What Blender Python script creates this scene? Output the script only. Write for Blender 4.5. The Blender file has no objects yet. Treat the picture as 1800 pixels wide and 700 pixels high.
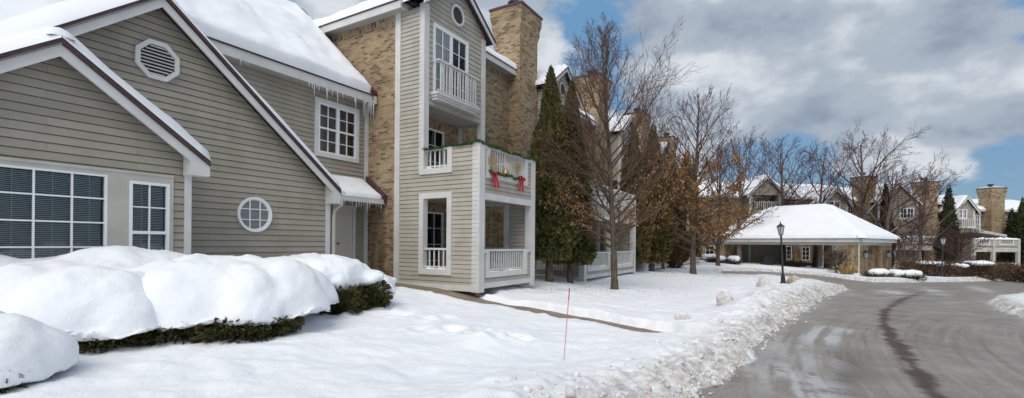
import bpy, math, random
import numpy as np
from mathutils import Vector, Matrix, noise
rnd = random.Random(7)
SC = bpy.context.scene
COL = SC.collection
# ---------------------------------------------------------------- camera
# world X runs along the building fronts, world Y into the buildings; camera stands at the origin
TH = math.radians(58.9)
CF = Vector((math.sin(TH), math.cos(TH), 0))      # view direction
CR = Vector((math.cos(TH), -math.sin(TH), 0))     # to the right
EYE = 1.6; FPX = 845.0; CXP = 900.0; CYP = 428.0; ROLL = math.radians(0.5)
cd = bpy.data.cameras.new('camera'); cam = bpy.data.objects.new('camera', cd); COL.objects.link(cam)
cd.sensor_width = 36; cd.lens = FPX/1800*36; cd.shift_y = (CYP-350)/1800
cd.clip_start = .05; cd.clip_end = 3000
rot = Matrix((( CR.x, 0, -CF.x), (CR.y, 0, -CF.y), (0, 1, 0)))
cam.matrix_world = Matrix.Translation((0, 0, EYE)) @ (rot.to_4x4() @ Matrix.Rotation(ROLL, 4, 'Z'))
SC.camera = cam
# ---------------------------------------------------------------- world
SUN_EL = 46; SUN_AZ_CAM = 200      # degrees clockwise from the view direction
w = bpy.data.worlds.new('World'); SC.world = w; w.use_nodes = True
nt = w.node_tree; nt.nodes.clear(); N = nt.nodes.new; L = nt.links.new
az = math.radians(SUN_AZ_CAM)
sd = (CF*math.cos(az) + CR*math.sin(az))*math.cos(math.radians(SUN_EL)) + Vector((0, 0, math.sin(math.radians(SUN_EL))))
sky = N('ShaderNodeTexSky'); sky.sky_type = 'NISHITA'; sky.sun_disc = False
sky.sun_elevation = math.radians(SUN_EL); sky.sun_rotation = math.atan2(sd.x, sd.y); sky.air_density = 1.1; sky.dust_density = .6
tc = N('ShaderNodeTexCoord'); sep = N('ShaderNodeSeparateXYZ'); L(tc.outputs['Generated'], sep.inputs[0])
def mth(op, a, b=None, c=None):
    n = N('ShaderNodeMath'); n.operation = op
    for i, q in enumerate((a, b, c)):
        if q is None: continue
        if isinstance(q, (int, float)): n.inputs[i].default_value = q
        else: L(q, n.inputs[i])
    return n.outputs[0]
mpd = N('ShaderNodeMapping'); mpd.inputs['Scale'].default_value = (1, 1, 1.75); L(tc.outputs['Generated'], mpd.inputs[0])
def wnoise(scale, detail, rough, off=(0, 0, 0), dist=0):
    mp = N('ShaderNodeMapping'); mp.inputs['Location'].default_value = off; L(mpd.outputs[0], mp.inputs[0])
    n = N('ShaderNodeTexNoise'); n.inputs['Scale'].default_value = scale; n.inputs['Detail'].default_value = detail
    n.inputs['Roughness'].default_value = rough; n.inputs['Distortion'].default_value = dist; L(mp.outputs[0], n.inputs['Vector']); return n.outputs['Fac']
def wramp(f, stops):
    r = N('ShaderNodeValToRGB'); L(f, r.inputs[0]); e = r.color_ramp.elements
    while len(e) < len(stops): e.new(.5)
    for i, (p, c) in enumerate(stops): e[i].position = p; e[i].color = (*c, 1) if len(c) == 3 else c
    r.color_ramp.interpolation = 'EASE'; return r.outputs[0]
CO = (0.4, 1.1, 5.2)
n1 = wnoise(3.3, 9, .50, CO, .0)
low = wramp(sep.outputs[2], [(.05, (0, 0, 0)), (.22, (1, 1, 1))])
dens = mth('MULTIPLY_ADD', low, .22, mth('SUBTRACT', n1, .145))
cov = wramp(dens, [(.445, (0, 0, 0)), (.52, (1, 1, 1))])
n1b = wnoise(3.3, 6, .50, (CO[0]+.02, CO[1]-.03, CO[2]+.085), .0)
relief = mth('MULTIPLY_ADD', mth('SUBTRACT', n1, n1b), 1.35, .5)
n2 = wnoise(1.3, 3, .5, (4.4, 2.2, 1.0)); shade = mth('ADD', mth('MULTIPLY', relief, .65), mth('MULTIPLY', n2, .35))
ccol = wramp(shade, [(.36, (1.45, 1.8, 2.3)), (.49, (2.4, 2.72, 3.15)), (.61, (4.1, 4.3, 4.5))])
mx = N('ShaderNodeMix'); mx.data_type = 'RGBA'
sk2 = N('ShaderNodeMix'); sk2.data_type = 'RGBA'; sk2.inputs[0].default_value = .9
L(sky.outputs[0], sk2.inputs[6]); L(wramp(sep.outputs[2], [(0.0, (.85, 1.6, 2.5)), (.35, (.80, 1.75, 2.95))]), sk2.inputs[7])
L(mth('MULTIPLY', cov, .95), mx.inputs[0]); L(sk2.outputs[2], mx.inputs[6]); L(ccol, mx.inputs[7])
bg = N('ShaderNodeBackground'); bg.inputs[1].default_value = .14; L(mx.outputs[2], bg.inputs[0])
wo = N('ShaderNodeOutputWorld'); L(bg.outputs[0], wo.inputs[0])
sl = bpy.data.lights.new('sun', 'SUN'); sl.energy = 1.85; sl.angle = math.radians(50); sl.color = (1, .95, .88)
so = bpy.data.objects.new('sun', sl); COL.objects.link(so); so.rotation_euler = (-sd).to_track_quat('-Z', 'Y').to_euler()
SC.view_settings.view_transform = 'Standard'; SC.view_settings.look = 'None'; SC.view_settings.gamma = 1
SC.view_settings.exposure = .36
SC.view_settings.use_curve_mapping = False
SC.cycles.max_bounces = 6; SC.cycles.transparent_max_bounces = 12
# ---------------------------------------------------------------- coordinates
def cw(X, Y, z=0.0):                       # camera-plan (right, forward) -> world
    return Vector((CR.x*X + CF.x*Y, CR.y*X + CF.y*Y, z))
def wc(p):
    return (p[0]*CR.x + p[1]*CR.y, p[0]*CF.x + p[1]*CF.y)
def ray(px, py):
    a = (px-CXP)/FPX; b = -(py-CYP)/FPX
    c, s = math.cos(ROLL), math.sin(ROLL)
    # image tilt: the horizon falls to the right by ROLL
    r = a*c - b*s; u = a*s + b*c
    return r, u
def smooth(a, b, x):
    t = np.clip((x-a)/(b-a), 0, 1); return t*t*(3-2*t)
def base_z(X, Y):
    X = np.asarray(X, float); Y = np.asarray(Y, float)
    v = CR.y*X + CF.y*Y
    lift = .25*smooth(6.4, 9.2, v)*(1-smooth(18, 36, Y))
    return -.044*np.clip(X, -40, 75) + .72*smooth(16, 46, Y) + lift
def at_depth(px, py, Y):
    r, u = ray(px, py); return cw(r*Y, Y, EYE+u*Y)
def on_ground(px, py, dz=0.0):
    r, u = ray(px, py); lo, hi = 2.0, 150.0
    for k in range(60):
        m = (lo+hi)/2
        if EYE+u*m > float(base_z(r*m, m))+dz: lo = m
        else: hi = m
    return r*lo, lo
# ---------------------------------------------------------------- mesh helpers
class MB:
    def __init__(s): s.v = []; s.f = []; s.uv = []
    def quad(s, *p, uv=None):
        i = len(s.v); s.v.extend([tuple(q) for q in p]); s.f.append(tuple(range(i, i+len(p))))
        s.uv.append(uv if uv else [(0, 0)]*len(p))
    def tube(s, pts, rad, n=6, cap=True):
        rings = []; L_ = len(pts); up = Vector((.3, .2, 1)).normalized()
        for k in range(L_):
            a = Vector(pts[max(k-1, 0)]); b = Vector(pts[min(k+1, L_-1)]); d = (b-a)
            if d.length < 1e-9: d = Vector((0, 0, 1))
            d.normalize(); x = d.cross(up)
            if x.length < .05: x = d.cross(Vector((1, 0, 0)))
            x.normalize(); y = d.cross(x); r = rad[k] if hasattr(rad, '__len__') else rad
            base = len(s.v)
            for j in range(n):
                t = 2*math.pi*j/n; q = Vector(pts[k]) + (x*math.cos(t)+y*math.sin(t))*r; s.v.append(tuple(q))
            rings.append(base)
        for k in range(L_-1):
            for j in range(n):
                a, b = rings[k]+j, rings[k]+(j+1) % n; c, d2 = rings[k+1]+(j+1) % n, rings[k+1]+j
                s.f.append((a, b, c, d2)); s.uv.append([(j/n, k), ((j+1)/n, k), ((j+1)/n, k+1), (j/n, k+1)])
        if cap:
            for r0 in (rings[0], rings[-1]):
                s.f.append(tuple(range(r0, r0+n))); s.uv.append([(0, 0)]*n)
    def lathe(s, c, prof, n=12):       # prof: (r, z)
        s.tube([Vector((c[0], c[1], c[2]+z)) for r, z in prof], [max(r, 1e-4) for r, z in prof], n)
    def build(s, name, mat, parent=None, smooth_=False, label=None):
        me = bpy.data.meshes.new(name); me.from_pydata(s.v, [], s.f); me.materials.append(mat)
        uvl = me.uv_layers.new(name='uv'); flat = []
        for u in s.uv:
            for q in u: flat.extend(q)
        uvl.data.foreach_set('uv', flat)
        if smooth_: me.polygons.foreach_set('use_smooth', [True]*len(me.polygons))
        me.update(); o = bpy.data.objects.new(name, me); COL.objects.link(o)
        if parent is not None:
            o.parent = parent
            if parent.name in PINV: o.matrix_parent_inverse = PINV[parent.name]
        if label: o['label'] = label
        return o
PINV = {}
def tag(o, label=None, cat=None, group=None, kind=None):
    if label: o['label'] = label
    if cat: o['category'] = cat
    if group: o['group'] = group
    if kind: o['kind'] = kind
    return o
def thing(name, loc, label, cat, group=None):
    o = bpy.data.objects.new(name, None); COL.objects.link(o); o.location = loc; o.empty_display_size = .3
    PINV[o.name] = Matrix.Translation(-Vector(loc)); return tag(o, label, cat, group)
class Fr:                                    # a: along wall, b: outward, c: up (world z)
    def __init__(s, o, dx):
        s.o = Vector((o[0], o[1], o[2] if len(o) > 2 else 0)); s.x = Vector((dx[0], dx[1], 0)).normalized(); s.n = Vector((s.x.y, -s.x.x, 0))
    def p(s, a, b, c): return s.o + s.x*a + s.n*b + Vector((0, 0, c))
    def box(s, m, a0, a1, b0, b1, c0, c1):
        P = s.p; q = [P(a, b, c) for a in (a0, a1) for b in (b0, b1) for c in (c0, c1)]
        def uvq(t): return t
        m.quad(q[2], q[6], q[7], q[3], uv=[(a0, c0), (a1, c0), (a1, c1), (a0, c1)])
        m.quad(q[4], q[0], q[1], q[5], uv=[(a1, c0), (a0, c0), (a0, c1), (a1, c1)])
        m.quad(q[0], q[2], q[3], q[1], uv=[(b0, c0), (b1, c0), (b1, c1), (b0, c1)])
        m.quad(q[6], q[4], q[5], q[7], uv=[(b1, c0), (b0, c0), (b0, c1), (b1, c1)])
        m.quad(q[3], q[7], q[5], q[1], uv=[(a0, b0), (a1, b0), (a1, b1), (a0, b1)])
        m.quad(q[0], q[4], q[6], q[2], uv=[(a0, b0), (a1, b0), (a1, b1), (a0, b1)])
    def slab(s, m, poly, b0, b1):            # extruded polygon (a, c) between b0 and b1
        F_ = [s.p(a, b1, c) for a, c in poly]; B_ = [s.p(a, b0, c) for a, c in poly]
        m.quad(*F_, uv=[tuple(q) for q in poly]); m.quad(*reversed(B_), uv=[tuple(q) for q in reversed(poly)])
        n = len(poly)
        for i in range(n):
            j = (i+1) % n; d = math.dist(poly[i], poly[j])
            m.quad(B_[i], B_[j], F_[j], F_[i], uv=[(0, 0), (d, 0), (d, b1-b0), (0, b1-b0)])
def xrange_at(poly, c):
    xs = []
    n = len(poly)
    for i in range(n):
        (a0, c0), (a1, c1) = poly[i], poly[(i+1) % n]
        if abs(c0-c1) < 1e-9:
            if abs(c-c0) < 1e-6: xs += [a0, a1]
            continue
        if min(c0, c1)-1e-7 <= c <= max(c0, c1)+1e-7:
            xs.append(a0+(a1-a0)*(c-c0)/(c1-c0))
    return (min(xs), max(xs)) if xs else None
def strips(poly, holes, step, emit):
    lo = min(c for a, c in poly); hi = max(c for a, c in poly)
    ev = {round(lo, 5), round(hi, 5)} | {round(c, 5) for a, c in poly}
    for h in holes: ev |= {round(h[2], 5), round(h[3], 5)}
    if step:
        k = 0
        while lo+k*step < hi: ev.add(round(lo+k*step, 5)); k += 1
    ev = sorted(e for e in ev if lo-1e-6 <= e <= hi+1e-6)
    for c0, c1 in zip(ev, ev[1:]):
        if c1-c0 < 1e-4: continue
        e = 1e-5
        r0, r1 = xrange_at(poly, c0+e), xrange_at(poly, c1-e)
        if not r0 or not r1: continue
        mid = (c0+c1)/2; hs = sorted((h[0], h[1]) for h in holes if h[2] < mid < h[3])
        cur0, cur1 = r0[0], r1[0]
        for h0, h1 in hs:
            if h0 > max(cur0, cur1): emit(c0, c1, cur0, h0, cur1, h0)
            cur0 = cur1 = max(h1, min(cur0, cur1))
        if r0[1] > cur0+1e-4 or r1[1] > cur1+1e-4: emit(c0, c1, min(cur0, r0[1]), r0[1], min(cur1, r1[1]), r1[1])
def lap_wall(m, F, poly, holes=(), e=.124, t=.022, b=0.0):
    lo = min(c for a, c in poly); g = .011 if e < .2 else .02
    def emit(c0, c1, a0, a1, a2, a3):
        k = math.floor((c0-lo)/e+1e-4); cb = lo+k*e
        def q(z0, z1, o0, o1):
            f0, f1 = (z0-c0)/(c1-c0), (z1-c0)/(c1-c0); L0, L1, R0_, R1_ = a0+(a2-a0)*f0, a0+(a2-a0)*f1, a1+(a3-a1)*f0, a1+(a3-a1)*f1
            m.quad(F.p(L0, o0, z0), F.p(R0_, o0, z0), F.p(R1_, o1, z1), F.p(L1, o1, z1), uv=[(L0+b*9+40, z0-lo), (R0_+b*9+40, z0-lo), (R1_+b*9+40, z1-lo), (L1+b*9+40, z1-lo)])
        off = lambda z: b+t*(1-.75*(z-cb)/e); zt_ = cb+e-g
        if c0 < zt_-1e-4: q(c0, min(c1, zt_), off(c0), off(min(c1, zt_)))
        if c1 > zt_+1e-4: q(max(c0, zt_), c1, b-.014, b-.014)  # groove added at the top of each course to deepen its shadow line
        if abs(c0-cb) < 1e-4: m.quad(F.p(a0, b-.014, c0), F.p(a1, b-.014, c0), F.p(a1, b+t, c0), F.p(a0, b+t, c0), uv=[(a0, c0)]*4)
    strips(poly, holes, e, emit)
def flat_wall(m, F, poly, holes=(), b=0.0, uo=(0, 0)):
    def emit(c0, c1, a0, a1, a2, a3):
        m.quad(F.p(a0, b, c0), F.p(a1, b, c0), F.p(a3, b, c1), F.p(a2, b, c1),
               uv=[(a0+uo[0], c0+uo[1]), (a1+uo[0], c0+uo[1]), (a3+uo[0], c1+uo[1]), (a2+uo[0], c1+uo[1])])
    strips(poly, holes, None, emit)
def rect(a0, a1, c0, c1): return [(a0, c0), (a1, c0), (a1, c1), (a0, c1)]
# ---------------------------------------------------------------- materials
def mat(name, col, rough=.7, spec=.3, metal=0):
    m = bpy.data.materials.new(name); m.use_nodes = True; b = m.node_tree.nodes['Principled BSDF']
    b.inputs['Base Color'].default_value = (*col, 1); b.inputs['Roughness'].default_value = rough
    b.inputs['Specular IOR Level'].default_value = spec; b.inputs['Metallic'].default_value = metal; return m
class MT:
    def __init__(s, m): s.m = m; s.t = m.node_tree; s.b = s.t.nodes['Principled BSDF']
    def n(s, typ, **kw):
        n = s.t.nodes.new(typ)
        for k, v in kw.items():
            if k in n.inputs.keys(): n.inputs[k].default_value = v
            else: setattr(n, k, v)
        return n
    def l(s, a, b): s.t.links.new(a, b)
    def coord(s, kind='Object', scale=(1, 1, 1)):
        c = s.n('ShaderNodeTexCoord'); mp = s.n('ShaderNodeMapping'); mp.inputs['Scale'].default_value = scale
        s.l(c.outputs[kind], mp.inputs[0]); return mp.outputs[0]
    def geo(s, scale=(1, 1, 1)):
        c = s.n('ShaderNodeNewGeometry'); mp = s.n('ShaderNodeMapping'); mp.inputs['Scale'].default_value = scale
        s.l(c.outputs['Position'], mp.inputs[0]); return mp.outputs[0]
    def noise(s, vec, scale, detail=4, rough=.55):
        n = s.n('ShaderNodeTexNoise'); n.inputs['Scale'].default_value = scale; n.inputs['Detail'].default_value = detail
        n.inputs['Roughness'].default_value = rough; s.l(vec, n.inputs['Vector']); return n.outputs['Fac']
    def ramp(s, f, stops):
        r = s.n('ShaderNodeValToRGB'); s.l(f, r.inputs[0]); e = r.color_ramp.elements
        while len(e) < len(stops): e.new(.5)
        for i, (p, c) in enumerate(stops): e[i].position = p; e[i].color = (*c, 1) if hasattr(c, '__len__') else (c, c, c, 1)
        return r.outputs[0]
    def mix(s, f, a, b, mode='MIX'):
        m = s.n('ShaderNodeMix'); m.data_type = 'RGBA'; m.blend_type = mode
        for q, i in ((f, 0), (a, 6), (b, 7)):
            if isinstance(q, (int, float)): m.inputs[i].default_value = q
            elif isinstance(q, tuple): m.inputs[i].default_value = (*q, 1)
            else: s.l(q, m.inputs[i])
        return m.outputs[2]
    def bump(s, h, strength=.3, dist=.02):
        b = s.n('ShaderNodeBump'); b.inputs['Strength'].default_value = strength; b.inputs['Distance'].default_value = dist
        s.l(h, b.inputs['Height']); s.l(b.outputs[0], s.b.inputs['Normal'])
    def col(s, c): s.l(c, s.b.inputs['Base Color'])
def varied(name, c0, c1, scale=3, rough=.7, spec=.3, bump=0, stretch=(1, 1, 1), detail=5):
    m = mat(name, c0, rough, spec); t = MT(m); v = t.geo(stretch)
    f = t.noise(v, scale, detail); t.col(t.ramp(f, [(.32, c0), (.68, c1)]))
    if bump: t.bump(t.noise(v, scale*6, 3), bump, .01)
    return m
M = {}
M['siding'] = varied('siding_paint', (.290, .265, .205), (.345, .315, .245), 1.3, .6, .3, .12, (1, 1, 6))
M['siding_pale'] = varied('siding_paint_tower', (.36, .34, .285), (.42, .40, .34), 1.3, .6, .3, .12, (1, 1, 6))
def siding(name, c0, c1):
    m = mat(name, c0, .62, .3); t = MT(m); uv = t.coord('UV'); g = t.geo((1, 1, .5))
    bt = t.n('ShaderNodeTexBrick'); bt.offset = .37; bt.offset_frequency = 3; bt.inputs['Scale'].default_value = 1; bt.inputs['Brick Width'].default_value = 2.9; bt.inputs['Row Height'].default_value = .124
    bt.inputs['Mortar Size'].default_value = .0022; bt.inputs['Mortar Smooth'].default_value = .1; bt.inputs['Color1'].default_value = (0, 0, 0, 1); bt.inputs['Color2'].default_value = (1, 1, 1, 1); bt.inputs['Mortar'].default_value = (.5, .5, .5, 1)
    t.l(uv, bt.inputs['Vector']); c = t.mix(bt.outputs['Color'], c0, c1)
    c = t.mix(1.0, c, t.ramp(t.noise(g, 1.6, 6, .65), [(.28, (.84, .83, .81)), (.6, (1.02, 1.02, 1.02))]), 'MULTIPLY')
    c = t.mix(bt.outputs['Fac'], c, tuple(q*.6 for q in c0)); t.col(c); t.bump(t.noise(t.geo((1, 1, 8)), 14, 4, .6), .12, .01); return m
M['siding'] = siding('siding_paint', (.318, .285, .230), (.372, .337, .275)); M['siding_pale'] = siding('siding_paint_tower', (.395, .368, .312), (.452, .424, .366))
M['trim'] = varied('trim_paint', (.56, .55, .53), (.66, .65, .63), 2.2, .5, .35)
M['trim_warm'] = varied('trim_paint_beige', (.42, .40, .35), (.50, .48, .43), 2.2, .55, .3)
M['vinyl'] = mat('white_vinyl', (.78, .79, .80), .4, .4)
M['maroon'] = varied('maroon_metal_edge', (.055, .025, .026), (.10, .05, .05), 5, .45, .5)
M['shingle'] = varied('dark_shingle', (.05, .035, .033), (.09, .07, .065), 20, .9, .1)
M['soffit'] = mat('soffit_paint', (.42, .41, .39), .7)
M['dark'] = mat('recess_shade', (.03, .03, .032), .9, .1)  # shade of unlit interiors and recesses put into a near-black colour
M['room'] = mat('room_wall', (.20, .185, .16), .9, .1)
M['iron'] = varied('black_iron', (.012, .014, .018), (.03, .032, .036), 9, .4, .5)
M['door'] = mat('beige_door', (.56, .53, .48), .5)
M['blind'] = mat('white_blind', (.78, .78, .75), .7)
M['curtain'] = mat('pale_curtain', (.72, .72, .70), .9)
M['red'] = varied('red_ribbon', (.45, .008, .012), (.62, .02, .02), 12, .5, .4)
M['orange'] = mat('orange_fibreglass', (.5, .06, .03), .5, .3)
M['pot'] = mat('brass', (.45, .30, .12), .35, .5, .6)
M['plume'] = varied('dried_plume', (.42, .30, .15), (.62, .48, .28), 30, .9, .1)
M['yellow'] = varied('yellow_kerb_paint', (.42, .30, .06), (.5, .38, .12), 6, .8)
M['concrete'] = varied('sidewalk_concrete', (.20, .155, .115), (.30, .245, .19), 3, .85, .2, .2)
M['icicle'] = mat('ice', (.86, .90, .94), .2, .5)
_b = M['icicle'].node_tree.nodes['Principled BSDF']; _b.inputs['Transmission Weight'].default_value = .2; _b.inputs['IOR'].default_value = 1.31
def brick(name, c0, c1, c2, mortar, dark):
    m = mat(name, c0, .85, .15); t = MT(m); uv = t.coord('UV')
    # colour per brick from a cell noise snapped to the bond
    bt = t.n('ShaderNodeTexBrick'); bt.offset = .5; bt.squash = 1
    bt.inputs['Scale'].default_value = 1; bt.inputs['Brick Width'].default_value = .205; bt.inputs['Row Height'].default_value = .074
    bt.inputs['Mortar Size'].default_value = .006; bt.inputs['Mortar Smooth'].default_value = .2; bt.inputs['Bias'].default_value = 0
    bt.inputs['Color1'].default_value = (0, 0, 0, 1); bt.inputs['Color2'].default_value = (1, 1, 1, 1); bt.inputs['Mortar'].default_value = (.5, .5, .5, 1)
    t.l(uv, bt.inputs['Vector'])
    cc = t.ramp(bt.outputs['Color'], [(0, c0), (.35, c1), (.66, c2), (.80, c2), (.86, dark), (1, dark)])
    wv = t.noise(t.geo(), 1.1, 4); cc = t.mix(t.ramp(wv, [(.35, .75), (.65, 1.08)]), (0, 0, 0), cc) if False else cc
    st = t.ramp(wv, [(.3, (.70, .66, .60)), (.62, (1, 1, 1))]); cc = t.mix(1.0, cc, st, 'MULTIPLY')
    gp = t.n('ShaderNodeNewGeometry'); sp = t.n('ShaderNodeSeparateXYZ'); t.l(gp.outputs['Position'], sp.inputs[0]); hz = t.ramp(t.mix(.5, sp.outputs[2], sp.outputs[2]), [(.0, 1.0), (1.0, 0.0)])
    mz = t.n('ShaderNodeMapRange'); t.l(sp.outputs[2], mz.inputs[0]); mz.inputs[1].default_value = 3.4; mz.inputs[2].default_value = .8
    drip = t.noise(t.geo((2.2, 2.2, .35)), 1.6, 5, .6); dm = t.n('ShaderNodeMath'); dm.operation = 'MULTIPLY'; t.l(mz.outputs[0], dm.inputs[0]); t.l(t.ramp(drip, [(.42, 0.0), (.6, .85)]), dm.inputs[1])
    t.col(t.mix(dm.outputs[0], t.mix(bt.outputs['Fac'], cc, mortar), (.12, .075, .04)))
    bm = t.n('ShaderNodeMath'); bm.operation = 'SUBTRACT'; bm.inputs[0].default_value = 1; t.l(bt.outputs['Fac'], bm.inputs[1])
    t.bump(bm.outputs[0], .5, .008); return m
M['brick'] = brick('tan_brick', (.36, .262, .155), (.43, .322, .195), (.28, .198, .115), (.37, .315, .235), (.165, .122, .082))
M['soldier'] = brick('tan_brick_soldier', (.36, .26, .15), (.44, .33, .19), (.28, .20, .115), (.30, .25, .19), (.12, .085, .055))
def glass_mat():
    m = mat('window_glass', (.02, .02, .02), .03); t = MT(m); nt_ = m.node_tree
    tr = t.n('ShaderNodeBsdfTransparent'); tr.inputs[0].default_value = (.86, .89, .88, 1)
    gl = t.n('ShaderNodeBsdfGlossy'); gl.inputs['Roughness'].default_value = .02; gl.inputs[0].default_value = (.85, .9, .95, 1)
    bn = t.n('ShaderNodeBump'); bn.inputs['Strength'].default_value = .12; bn.inputs['Distance'].default_value = .02; t.l(t.noise(t.geo(), 2.2, 3), bn.inputs['Height']); t.l(bn.outputs[0], gl.inputs['Normal'])
    fr = t.n('ShaderNodeFresnel'); fr.inputs[0].default_value = 1.7
    mxs = t.n('ShaderNodeMixShader'); t.l(fr.outputs[0], mxs.inputs[0]); t.l(tr.outputs[0], mxs.inputs[1]); t.l(gl.outputs[0], mxs.inputs[2])
    t.l(mxs.outputs[0], nt_.nodes['Material Output'].inputs[0]); return m
M['glass'] = glass_mat()
def snow_mat(name, dirt=False, fine=.35):
    m = mat(name, (.86, .875, .905), .8, .2); t = MT(m); v = t.geo()
    a = t.noise(v, 9, 6, .62); b2 = t.noise(v, 70, 3, .6)
    ad = t.n('ShaderNodeMath'); ad.operation = 'MULTIPLY_ADD'; t.l(b2, ad.inputs[0]); ad.inputs[1].default_value = .3; t.l(a, ad.inputs[2])
    t.bump(ad.outputs[0], fine, .05)
    base = t.ramp(t.noise(v, 1.2, 4), [(.3, (.82, .84, .885)), (.7, (.88, .89, .91))])
    if dirt:
        at = t.n('ShaderNodeAttribute'); at.attribute_name = 'dirt'
        dn = t.noise(v, 5.5, 6, .7)
        mm = t.n('ShaderNodeMath'); mm.operation = 'MULTIPLY'; t.l(at.outputs['Fac'], mm.inputs[0]); t.l(t.ramp(dn, [(.32, 0.0), (.60, 1.0)]), mm.inputs[1])
        dc = t.ramp(t.noise(v, 3.0, 4), [(.35, (.50, .46, .41)), (.7, (.30, .25, .20))])
        base = t.mix(mm.outputs[0], base, dc)
    t.col(base); return m
M['snow'] = snow_mat('snow_fresh'); M['snow_ground'] = snow_mat('snow_ground', True, .5); M['snow_roof'] = snow_mat('snow_roof', False, .22)
def bark(name, c0, c1, frost=0):
    m = mat(name, c0, .9, .1); t = MT(m); v = t.geo((1, 1, .25)); f = t.noise(v, 22, 4)
    c = t.ramp(f, [(.35, c0), (.65, c1)]); t.bump(f, .8, .02)
    if frost:
        g = t.n('ShaderNodeNewGeometry'); sp = t.n('ShaderNodeSeparateXYZ'); t.l(g.outputs['Normal'], sp.inputs[0])
        r = t.ramp(sp.outputs[2], [(.45, 0.0), (.75, float(frost))]); c = t.mix(r, c, (.8, .82, .86))
    t.col(c); return m
M['bark'] = bark('bark_brown', (.065, .048, .036), (.15, .115, .085))
M['bark_grey'] = bark('bark_grey', (.09, .072, .060), (.19, .16, .135), .55)
M['twig'] = mat('twigs', (.125, .078, .06), .9, .1)
M['twig_red'] = mat('twigs_reddish', (.10, .055, .05), .9, .1)
def leafmat(name, cols, sc=1.4):
    m = mat(name, cols[0], .8, .15); t = MT(m); v = t.geo()
    f = t.noise(v, sc, 3); oi = t.n('ShaderNodeNewGeometry')
    c = t.ramp(f, [(.3+.4*i/(len(cols)-1), cc) for i, cc in enumerate(cols)])
    r = t.ramp(oi.outputs['Random Per Island'], [(0, (.65, .65, .65)), (1, (1.35, 1.3, 1.2))])
    t.col(t.mix(1.0, c, r, 'MULTIPLY')); return m
M['arbor'] = leafmat('arborvitae_foliage', [(.042, .055, .018), (.088, .092, .03), (.17, .125, .048)], .8)
M['arbor_brown'] = leafmat('arborvitae_winter_brown', [(.05, .052, .02), (.11, .085, .032), (.20, .125, .055)], .8)
M['spruce'] = leafmat('dark_evergreen', [(.018, .03, .014), (.035, .05, .02), (.05, .065, .028)], .8)
M['yew'] = leafmat('yew_foliage', [(.030, .036, .012), (.06, .062, .022), (.13, .115, .045)], 3)
M['brownleaf'] = leafmat('dry_leaves', [(.15, .085, .04), (.25, .145, .062), (.36, .22, .095)], 1.5)
M['brownbush'] = leafmat('winter_bush', [(.07, .045, .03), (.12, .08, .05), (.16, .11, .07)], 1.0)
M['grass_dry'] = leafmat('dry_grass', [(.40, .27, .11), (.5, .36, .17)], 2)
# ================================================================ GROUND
def pl(pts, dz=0): return np.array([on_ground(x, y, dz) for x, y in pts])
ROAD_PX = [(1000, 800), (1190, 712), (1285, 645), (1338, 592), (1396, 550), (1452, 520), (1486, 509), (1452, 500), (1400, 492), (1340, 488), (1270, 484),
           (1270, 476.5), (1340, 477), (1420, 482), (1475, 489), (1530, 496), (1600, 496.5), (1700, 495), (1800, 493), (1960, 492)]
ROAD_PX2 = [(1990, 505), (1850, 512), (1775, 521), (1742, 532), (1762, 548), (1830, 566), (1990, 600)]
RA, RB = pl(ROAD_PX), pl(ROAD_PX2)
road_poly = np.vstack([[[1.2, -3]], RA, RB, [[16, 4.0], [14, -3]]])
def seg_dist(PX, PY, poly, closed=True):
    d = np.full(PX.shape, 1e9); n = len(poly)
    for i in range(n if closed else n-1):
        ax, ay = poly[i]; bx, by = poly[(i+1) % n]; dx, dy = bx-ax, by-ay; l2 = dx*dx+dy*dy+1e-12
        t = np.clip(((PX-ax)*dx+(PY-ay)*dy)/l2, 0, 1); d = np.minimum(d, np.hypot(PX-ax-t*dx, PY-ay-t*dy))
    return d
def inside(PX, PY, poly):
    r = np.zeros(PX.shape, bool); n = len(poly); j = n-1
    for i in range(n):
        xi, yi = poly[i]; xj, yj = poly[j]
        c = ((yi > PY) != (yj > PY)) & (PX < (xj-xi)*(PY-yi)/(yj-yi+1e-12)+xi); r ^= c; j = i
    return r
def vnoise(X, Y, s, seed=0, oct_=3, gain=.5):
    out = np.zeros(X.shape); amp = 1; tot = 0; rs = np.random.RandomState(seed)
    for o in range(oct_):
        g = rs.rand(256, 256); x = X*s+31.7*o+57; y = Y*s+17.3*o+91
        xi = np.floor(x).astype(int); yi = np.floor(y).astype(int); fx = x-xi; fy = y-yi
        fx = fx*fx*(3-2*fx); fy = fy*fy*(3-2*fy)
        a = g[xi % 256, yi % 256]; b = g[(xi+1) % 256, yi % 256]; c = g[xi % 256, (yi+1) % 256]; d = g[(xi+1) % 256, (yi+1) % 256]
        out += amp*((a*(1-fx)+b*fx)*(1-fy)+(c*(1-fx)+d*fx)*fy); tot += amp; amp *= gain; s *= 2.1
    return out/tot - .5
def axis(lo, hi, f0, f1, step, grow):
    xs = list(np.arange(f0, f1, step)); s = step; x = xs[-1]
    while x < hi: s *= grow; x += s; xs.append(x)
    s = step; x = xs[0]; pre = []
    while x > lo: s *= grow; x -= s; pre.append(x)
    return np.array(pre[::-1]+xs)
SIDEWALK_PX = [(640, 490), (700, 504), (800, 522), (900, 541), (1000, 560), (1100, 580), (1185, 597)]
SWK = pl(SIDEWALK_PX)
PORCH = pl([(690, 497), (760, 504), (835, 513)])
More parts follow.
